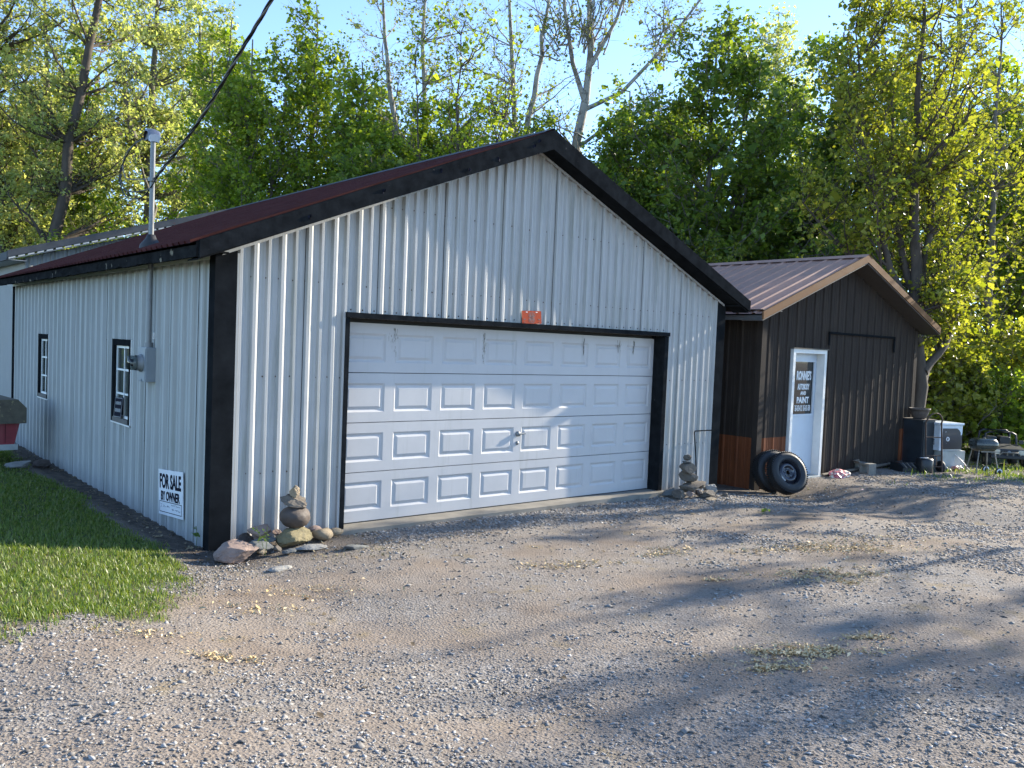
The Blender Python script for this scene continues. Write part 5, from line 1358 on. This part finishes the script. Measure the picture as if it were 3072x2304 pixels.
b = (5.2, 31.2); tree('cottonwood_tree', 'pale cottonwood seen in the gap between the leaning trunk and the snag', (*b, bz_(*b)), [[(0, 0, 0), (-.3, 0, 8.5), (-.5, 0, 17)]], .24,
     [(-1.3, 0, 10.5, 2.0, 2.5, 5.4), (.3, 0, 6.0, 2.5, 2.5, 3.6)], 90, 11, 11, .13, .9, bark_grey, leaf_pale, 106, WOODS)
# --- centre: maples
def maple(label, x, y, h, w, seed, low=2.5, dens=1.0, leafm=None, lean=(0, 0), ls=.118):
    lx, ly = lean
    return tree('maple_tree', label, (x, y, bz_(x, y)), [[(0, 0, 0), (lx * .4, ly * .4, h * .5), (lx, ly, h * .97)], [(0, 0, .3), (.5 + lx * .4, -.3, h * .45), (.9 + lx, -.6 + ly, h * .86)]], .14,
         [(lx * .3, ly * .3, h * .42, w, w, h * .30), (lx * .7, ly * .7, h * .68, w * .82, w * .82, h * .24), (lx, ly, h * .86, w * .45, w * .45, h * .14), (lx * .2, 0, low, w * .95, w * .95, 1.6)],
         int(185 * dens), 12, 13, ls, .7, bark_grey, leafm or leaf_maple, seed, WOODS)
maple('bright green maple right of the twisted cable', 7.75, 17.8, 11.6, 2.3, 111, dens=1.1)
MA = maple('tall sunlit maple whose tip leaves the top of the frame', 9.75, 17.6, 13.2, 2.4, 112, dens=1.1)
maple('pointed maple standing alone against the sky notch', 10.2, 15.4, 10.9, 1.5, 113, dens=.85)
maple('dense dark maple low behind the red roof', 9.5, 13.6, 8.0, 2.3, 114, dens=1.3, leafm=leaf_dark)
MB_ = maple('rounded maple left of the many stemmed tree', 11.6, 14.6, 9.7, 2.1, 115, dens=1.1)
maple('low green maple filling the slope behind the garage ridge', 11.2, 11.6, 7.0, 2.0, 116, dens=1.0)
b = (11.6, 12.3)
tree('box_elder_tree', 'many stemmed dark tree just behind the garage ridge', (*b, bz_(*b)), [[(0, 0, 0), (.1, 0, 5), (.0, 0, 11)], [(.1, .1, 0), (.7, -.5, 5.5), (1.3, -1.0, 10.5)], [(-.1, 0, 0), (-.7, .5, 5.5), (-1.0, .8, 10)], [(0, 0, .2), (1.2, -1.0, 4.5), (2.0, -1.7, 8)]], .105,
     [(.3, -.2, 8.6, 2.4, 2.2, 3.0), (.6, -.5, 5.6, 2.5, 2.2, 2.2)], 105, 11, 8, .10, .75, bark_dark, leaf_maple, 117, WOODS)
# --- sycamores
b = (16.6, 15.7); tree('sycamore_tree', 'slender pale sycamore just left of the garage peak', (*b, bz_(*b)), [[(0, 0, 0), (.1, 0, 8), (-.2, .1, 12), (-.5, .2, 17)], [(0, 0, 7.6), (.5, -.4, 11), (.9, -.7, 16)]], .21,
     [(0, 0, 12, 2.8, 2.8, 4.2), (-1.5, 1.0, 9.5, 2.0, 2, 2.4)], 62, 12, 4, .10, .9, bark_pale, leaf_syc, 121, WOODS, spread=.14)
b = (13.9, 17.9); tree('sycamore_tree', 'pale twin stemmed sycamore above the many stemmed tree', (*b, bz_(*b)), [[(0, 0, 0), (.2, 0, 8), (.1, 0, 17)], [(0, 0, 6.5), (-.8, .6, 11), (-1.2, 1, 16)]], .19,
     [(0, 0, 12, 2.8, 2.6, 4.2)], 58, 12, 5, .105, .9, bark_pale, leaf_syc, 122, WOODS, spread=.14)
b = (17.75, 14.35)
T_ = Tree(123); g = T_.g
def sect(pts, r0_, r1_): 
    P_ = np.asarray(pts, float); T_.tube(P_, np.linspace(r0_, r1_, len(P_)), 9)
sect([(0, 0, -.2), (.08, -.05, 4.5), (.18, -.1, 7.5), (.42, -.25, 9.8), (.62, -.35, 11.0)], .21, .15)
sect([(.62, -.35, 11.0), (.72, -.38, 12.6), (.62, -.3, 14.5), (.75, -.3, 17.5)], .14, .05)
sect([(.62, -.4, 10.7), (.2, -.05, 12.2), (-.1, .2, 14.2), (-.1, .2, 17)], .10, .04)
sect([(.55, -.33, 10.6), (1.6, -1.15, 11.3), (2.7, -2.0, 12.9), (3.6, -2.8, 14.6), (4.4, -3.4, 15.6)], .085, .025)
sect([(.75, -.4, 12.2), (1.4, -.9, 13.8), (1.9, -1.3, 16)], .09, .03)
sect([(.35, -.2, 9.2), (1.3, -1.0, 10.2), (2.4, -1.8, 10.5), (3.4, -2.6, 10.4)], .07, .02)
sect([(.2, -.12, 7.6), (1.4, -1.1, 9.0), (2.2, -1.8, 9.7)], .06, .02)
for (A_, blob, nn) in (((.7, -.4, 13), (.6, -.3, 15, 1.6, 1.4, 2.2), 22), ((0, .1, 13), (-.5, .5, 14, 1.5, 1.3, 2.2), 16), ((2.7, -2.0, 12.9), (3.0, -2.2, 13.4, 1.7, 1.4, 1.6), 22), ((2.0, -1.5, 10.5), (2.6, -2.0, 10.8, 1.6, 1.3, .8), 16), ((.3, -.2, 9), (-.3, .1, 9.6, 1.3, 1.3, 1.6), 14), ((1.6, -1.1, 14.5), (1.8, -1.2, 15.2, 1.3, 1.2, 1.6), 14)):
    for k in range(nn):
        v = g.normal(0, 1, 3); v /= np.linalg.norm(v); E = np.array(blob[:3]) + v * np.array(blob[3:6]) * g.random() ** .4
        T_.limb(np.array(A_) + g.normal(0, .35, 3) * [1, 1, 1.2], E, .024, 10, 4, .10, .8, .1, 6, .12)
T_.finish('sycamore_tree', 'large pale sycamore forking above the garage peak', (*b, bz_(*b)), bark_pale, leaf_syc, WOODS)
# --- right: dense dark trees and the airy sunlit ones
maple('dark rounded tree right of the garage peak', 15.1, 8.9, 9.8, 2.6, 131, dens=1.3, leafm=leaf_dark)
MC = maple('broad dark tree behind the shed ridge', 16.3, 6.9, 11.6, 3.3, 132, dens=1.8, leafm=leaf_dark, ls=.125)
maple('bright leaved maple between the garage roof and the dark trees', 13.2, 8.6, 7.2, 1.7, 133, dens=.9)
maple('dark crowned tree behind the sunlit box elder', 20.1, 5.3, 12.0, 2.9, 134, dens=1.4, leafm=leaf_dark, ls=.125)
b = (25.3, 11.0); tree('pale_tree', 'slim pale tree pricking the sky above the dark trees', (*b, bz_(*b)), [[(0, 0, 0), (0, 0, 8), (.1, 0, 15.2)]], .16,
     [(0, 0, 11.6, 2.0, 2.0, 3.6), (0, 0, 14, 1.0, 1.0, 1.8)], 70, 12, 8, .12, .75, bark_pale, leaf_pale, 135, WOODS)
b = (22.2, 3.0); tree('tall_tree', 'tall thin trunked tree near the top right corner', (*b, bz_(*b)), [[(0, 0, 0), (-.1, 0, 7), (.0, 0, 16)]], .19,
     [(0, 0, 11.5, 2.6, 2.6, 4.5)], 60, 12, 6, .115, .9, bark_grey, leaf_syc, 136, WOODS, spread=.14)
b = (20.4, .9); tree('tall_tree', 'airy tree with reddish twigs at the right edge', (*b, bz_(*b)), [[(0, 0, 0), (.1, .2, 5), (.2, .4, 11.5)], [(0, 0, .5), (-.8, .9, 5), (-1.1, 1.3, 10)]], .13,
     [(-.1, .5, 8, 2.2, 2.0, 3.6), (0, .6, 4.6, 1.6, 1.6, 2.0)], 72, 12, 6, .11, .9, bark_grey, leaf_yellow, 137, WOODS, spread=.14)
# sunlit box elder beside the shed: thick low trunk, ascending stems
b = (14.86, .16)
tree('box_elder_tree', 'sunlit yellow green box elder with a thick trunk beside the shed', (*b, -.25),
     [[(0, 0, 0), (.0, .02, 1.6), (.02, .15, 2.9), (.1, .4, 4.4), (.2, .5, 6.6), (.3, .6, 10.2)], [(.02, .1, 2.6), (.5, .3, 4.4), (.9, .4, 6.9), (1.2, .6, 9.6)], [(0, .1, 2.6), (-.45, .7, 4.4), (-.8, 1.1, 6.6), (-1.1, 1.3, 9.0)], [(.02, 0, 2.0), (.8, -.12, 2.65), (1.7, .1, 3.3), (2.6, .4, 4.4)], [(0, .1, 2.7), (-.9, 1.1, 4.2), (-1.9, 1.8, 5.4)], [(0, .05, 1.5), (.9, .3, 1.9), (2.0, .7, 2.5)], [(.05, .2, 3.2), (.2, .9, 5.4), (.5, 1.3, 8.6)]], .185,
     [(.1, .7, 8.0, 2.3, 2.0, 2.2), (-1.4, 1.3, 5.6, 1.9, 1.5, 1.7), (1.2, .6, 5.6, 1.9, 1.5, 1.9), (.5, .5, 3.7, 2.0, 1.3, .9), (2.2, .4, 3.9, 1.2, 1.0, 1.3), (.0, .8, 9.8, 1.7, 1.5, 1.3), (.1, -.25, 3.4, 1.1, .5, .7, 1.6), (1.6, .6, 2.3, 1.2, .8, .8)], 185, 12, 10, .095, .62, bark_dark, leaf_yellow, 141, rise=1.1, sag=.25, sub=.5, lim_r=.42)
# --- understorey shrubs
def shrub(label, x, y, h, w, seed, leafm, dens=1.0, ls=.10):
    tree('shrub', label, (x, y, bz_(x, y)), [[(0, 0, 0), (.1, 0, h * .5), (0, .1, h * .9)], [(0, 0, 0), (w * .4, -.1, h * .4), (w * .6, 0, h * .7)], [(0, 0, 0), (-w * .4, .1, h * .4), (-w * .6, 0, h * .7)]], .04,
         [(0, 0, h * .55, w, w * .9, h * .48)], int(70 * dens), 11, 12, ls, .5, bark_grey, leafm, seed, 'shrubs at the edge of the wood')
for (lab, x, y, h, w, sd, lm_) in (
    ('bright leafy shrub behind the toy car', 18.2, .9, 3.4, 1.5, 201, leaf_yellow), ('green shrub behind the grill at the wood edge', 17.0, 1.6, 3.2, 1.4, 202, leaf_yellow),
    ('dark shrub right of the shed behind the appliance', 16.2, 2.4, 3.6, 1.5, 203, leaf_maple), ('tall shrub at the right edge of the frame', 20.0, .6, 3.6, 1.7, 204, leaf_yellow),
    ('sunlit shrub high behind the right shrubs', 19.2, 2.6, 5.0, 1.9, 205, leaf_yellow), ('low shrub behind the planks', 18.9, -.2, 2.0, 1.0, 206, leaf_maple),
    ('yellow green shrub over the shed roof', 14.6, 5.2, 5.2, 1.6, 207, leaf_yellow), ('bright shrub in the gap between garage and shed', 11.6, 8.7, 4.6, 1.5, 208, leaf_maple),
    ('sunlit shrub at the far left behind the outbuilding', 1.9, 25.5, 6.6, 2.4, 209, leaf_pale), ('green shrub left of the mast behind the grey roof', 5.2, 24.6, 6.8, 2.4, 210, leaf_maple),
    ('bright shrub right of the mast behind the red roof', 6.3, 18.6, 6.2, 1.9, 211, leaf_maple), ('yellow green shrub below the cable behind the roof', 7.2, 17.2, 5.6, 1.7, 212, leaf_yellow),
    ('dark shrub deep behind the mast', 6.4, 29, 7.6, 2.2, 213, leaf_dark), ('shrub low behind the garage roof centre', 9.2, 15.6, 6.0, 1.8, 214, leaf_maple),
    ('shrub behind the garage ridge right of centre', 13.6, 12.2, 6.2, 1.8, 215, leaf_maple), ('yellow shrub left of the shed ridge', 13.2, 6.6, 4.9, 1.3, 216, leaf_yellow),
    ('dark shrub far right behind the box elder', 18.0, 4.2, 6.0, 2.0, 218, leaf_dark)):
    shrub(lab, x, y, h, w, sd, lm_)
# --- further trees of the same kinds fill the wood behind (copies share mesh data)
def clone(src, label, x, y, rz, sc, lm_=None):
    r = src.copy(); COL.objects.link(r); r.location = (x, y, bz_(x, y)); r.rotation_euler = (0, 0, R(rz)); r.scale = (sc, sc, sc); r['label'] = label
    for ch in src.children:
        c = ch.copy(); COL.objects.link(c); c.parent = r
    return r
clone(MB_, 'green tree seen through the stems of the many stemmed tree', 13.6, 15.0, 70, 1.05)
clone(MA, 'leafy tree between the two pale sycamores', 16.0, 14.0, 130, .80)
clone(MB_, 'leafy tree just right of the garage peak behind the sycamore', 19.6, 13.2, 200, 1.05)
clone(MA, 'tall tree filling the gap left of the pointed maple', 8.9, 22.4, 250, 1.05)
clone(MB_, 'tree deep in the wood behind the pointed maple', 13.2, 19.8, 20, 1.2)
clone(MC, 'dark tree between the garage peak and the broad dark tree', 18.8, 10.2, 90, .92)
clone(MC, 'dark tree behind the slim pale tree', 23.5, 8.6, 160, 1.0)
clone(MA, 'green tree high behind the box elder', 24.5, 5.2, 300, .95)
clone(MB_, 'green tree at the right edge behind the tall thin tree', 25.6, 2.6, 110, 1.2)
clone(MA, 'green tree at the far left behind the ivy clad cottonwood', 1.4, 33.0, 40, 1.3)
clone(MB_, 'green tree low behind the leaning trunk', 6.0, 34.0, 330, 1.5)
# --- far wood closing the view
g = np.random.default_rng(300)
nF = 155000
az = R(40.3) + g.uniform(R(-48), R(54), nF); dd_ = g.uniform(38, 60, nF); dd_ = np.where(az > R(72), 56 + (dd_ - 38) * .4, dd_)
cx = -3 + np.sin(az) * dd_; cy = -7.8 + np.cos(az) * dd_
top = 6 + 11.5 * fbm(az * 11, dd_ * .05, 31)
cz_ = g.random(nF) ** .9 * top
kp = fbm(az * 40, cz_ * .9, 33) > .40 + .22 * (cz_ / top) ** 3
cx, cy, cz_ = cx[kp], cy[kp], cz_[kp]
T_ = Tree(301); T_.ln = 0; T_.leaves(np.stack([cx, cy, cz_], -1), .21)
tag(npmesh('far_wood', np.concatenate(T_.LV), np.concatenate(T_.LF), leaf_maple), 'distant mass of green wood closing the view', 'wood', kind='stuff')
# --- trees standing right of the picture, between the drive and the sun
for (x, y, h, blobs, sd, nl, lab) in (
        (20.0, -2.95, 9.2, [(0, 0, 5.3, 1.9, 1.9, 3.3)], 401, 24, 'young tree just outside the right edge, nearest the toy car'),
        (20.0, -6.2, 9.2, [(0, .1, 4.2, 1.7, 2.0, 1.9, 9), (0, .4, 7.15, 1.2, .9, .30, 2.6), (0, 1.0, 7.5, .9, .4, .2, .9), (0, -1.5, 8.4, 1.3, .8, .45, 3.2)], 402, 16, 'leafy tree with a clumped crown outside the right edge across the drive'),
        (21.0, -9.3, 11.0, [(0, .2, 5.6, 2.2, 2.2, 3.6)], 403, 16, 'leafy tree outside the right edge by the near side of the drive')):
    tree('roadside_tree', lab, (x, y, bz_(x, y)), [[(0, 0, 0), (.1, 0, h * .5), (0, 0, h * .95)]], .13, blobs, nl, 11, 12, .12, .6, bark_grey, leaf_maple, sd, 'trees out of the picture on the right')
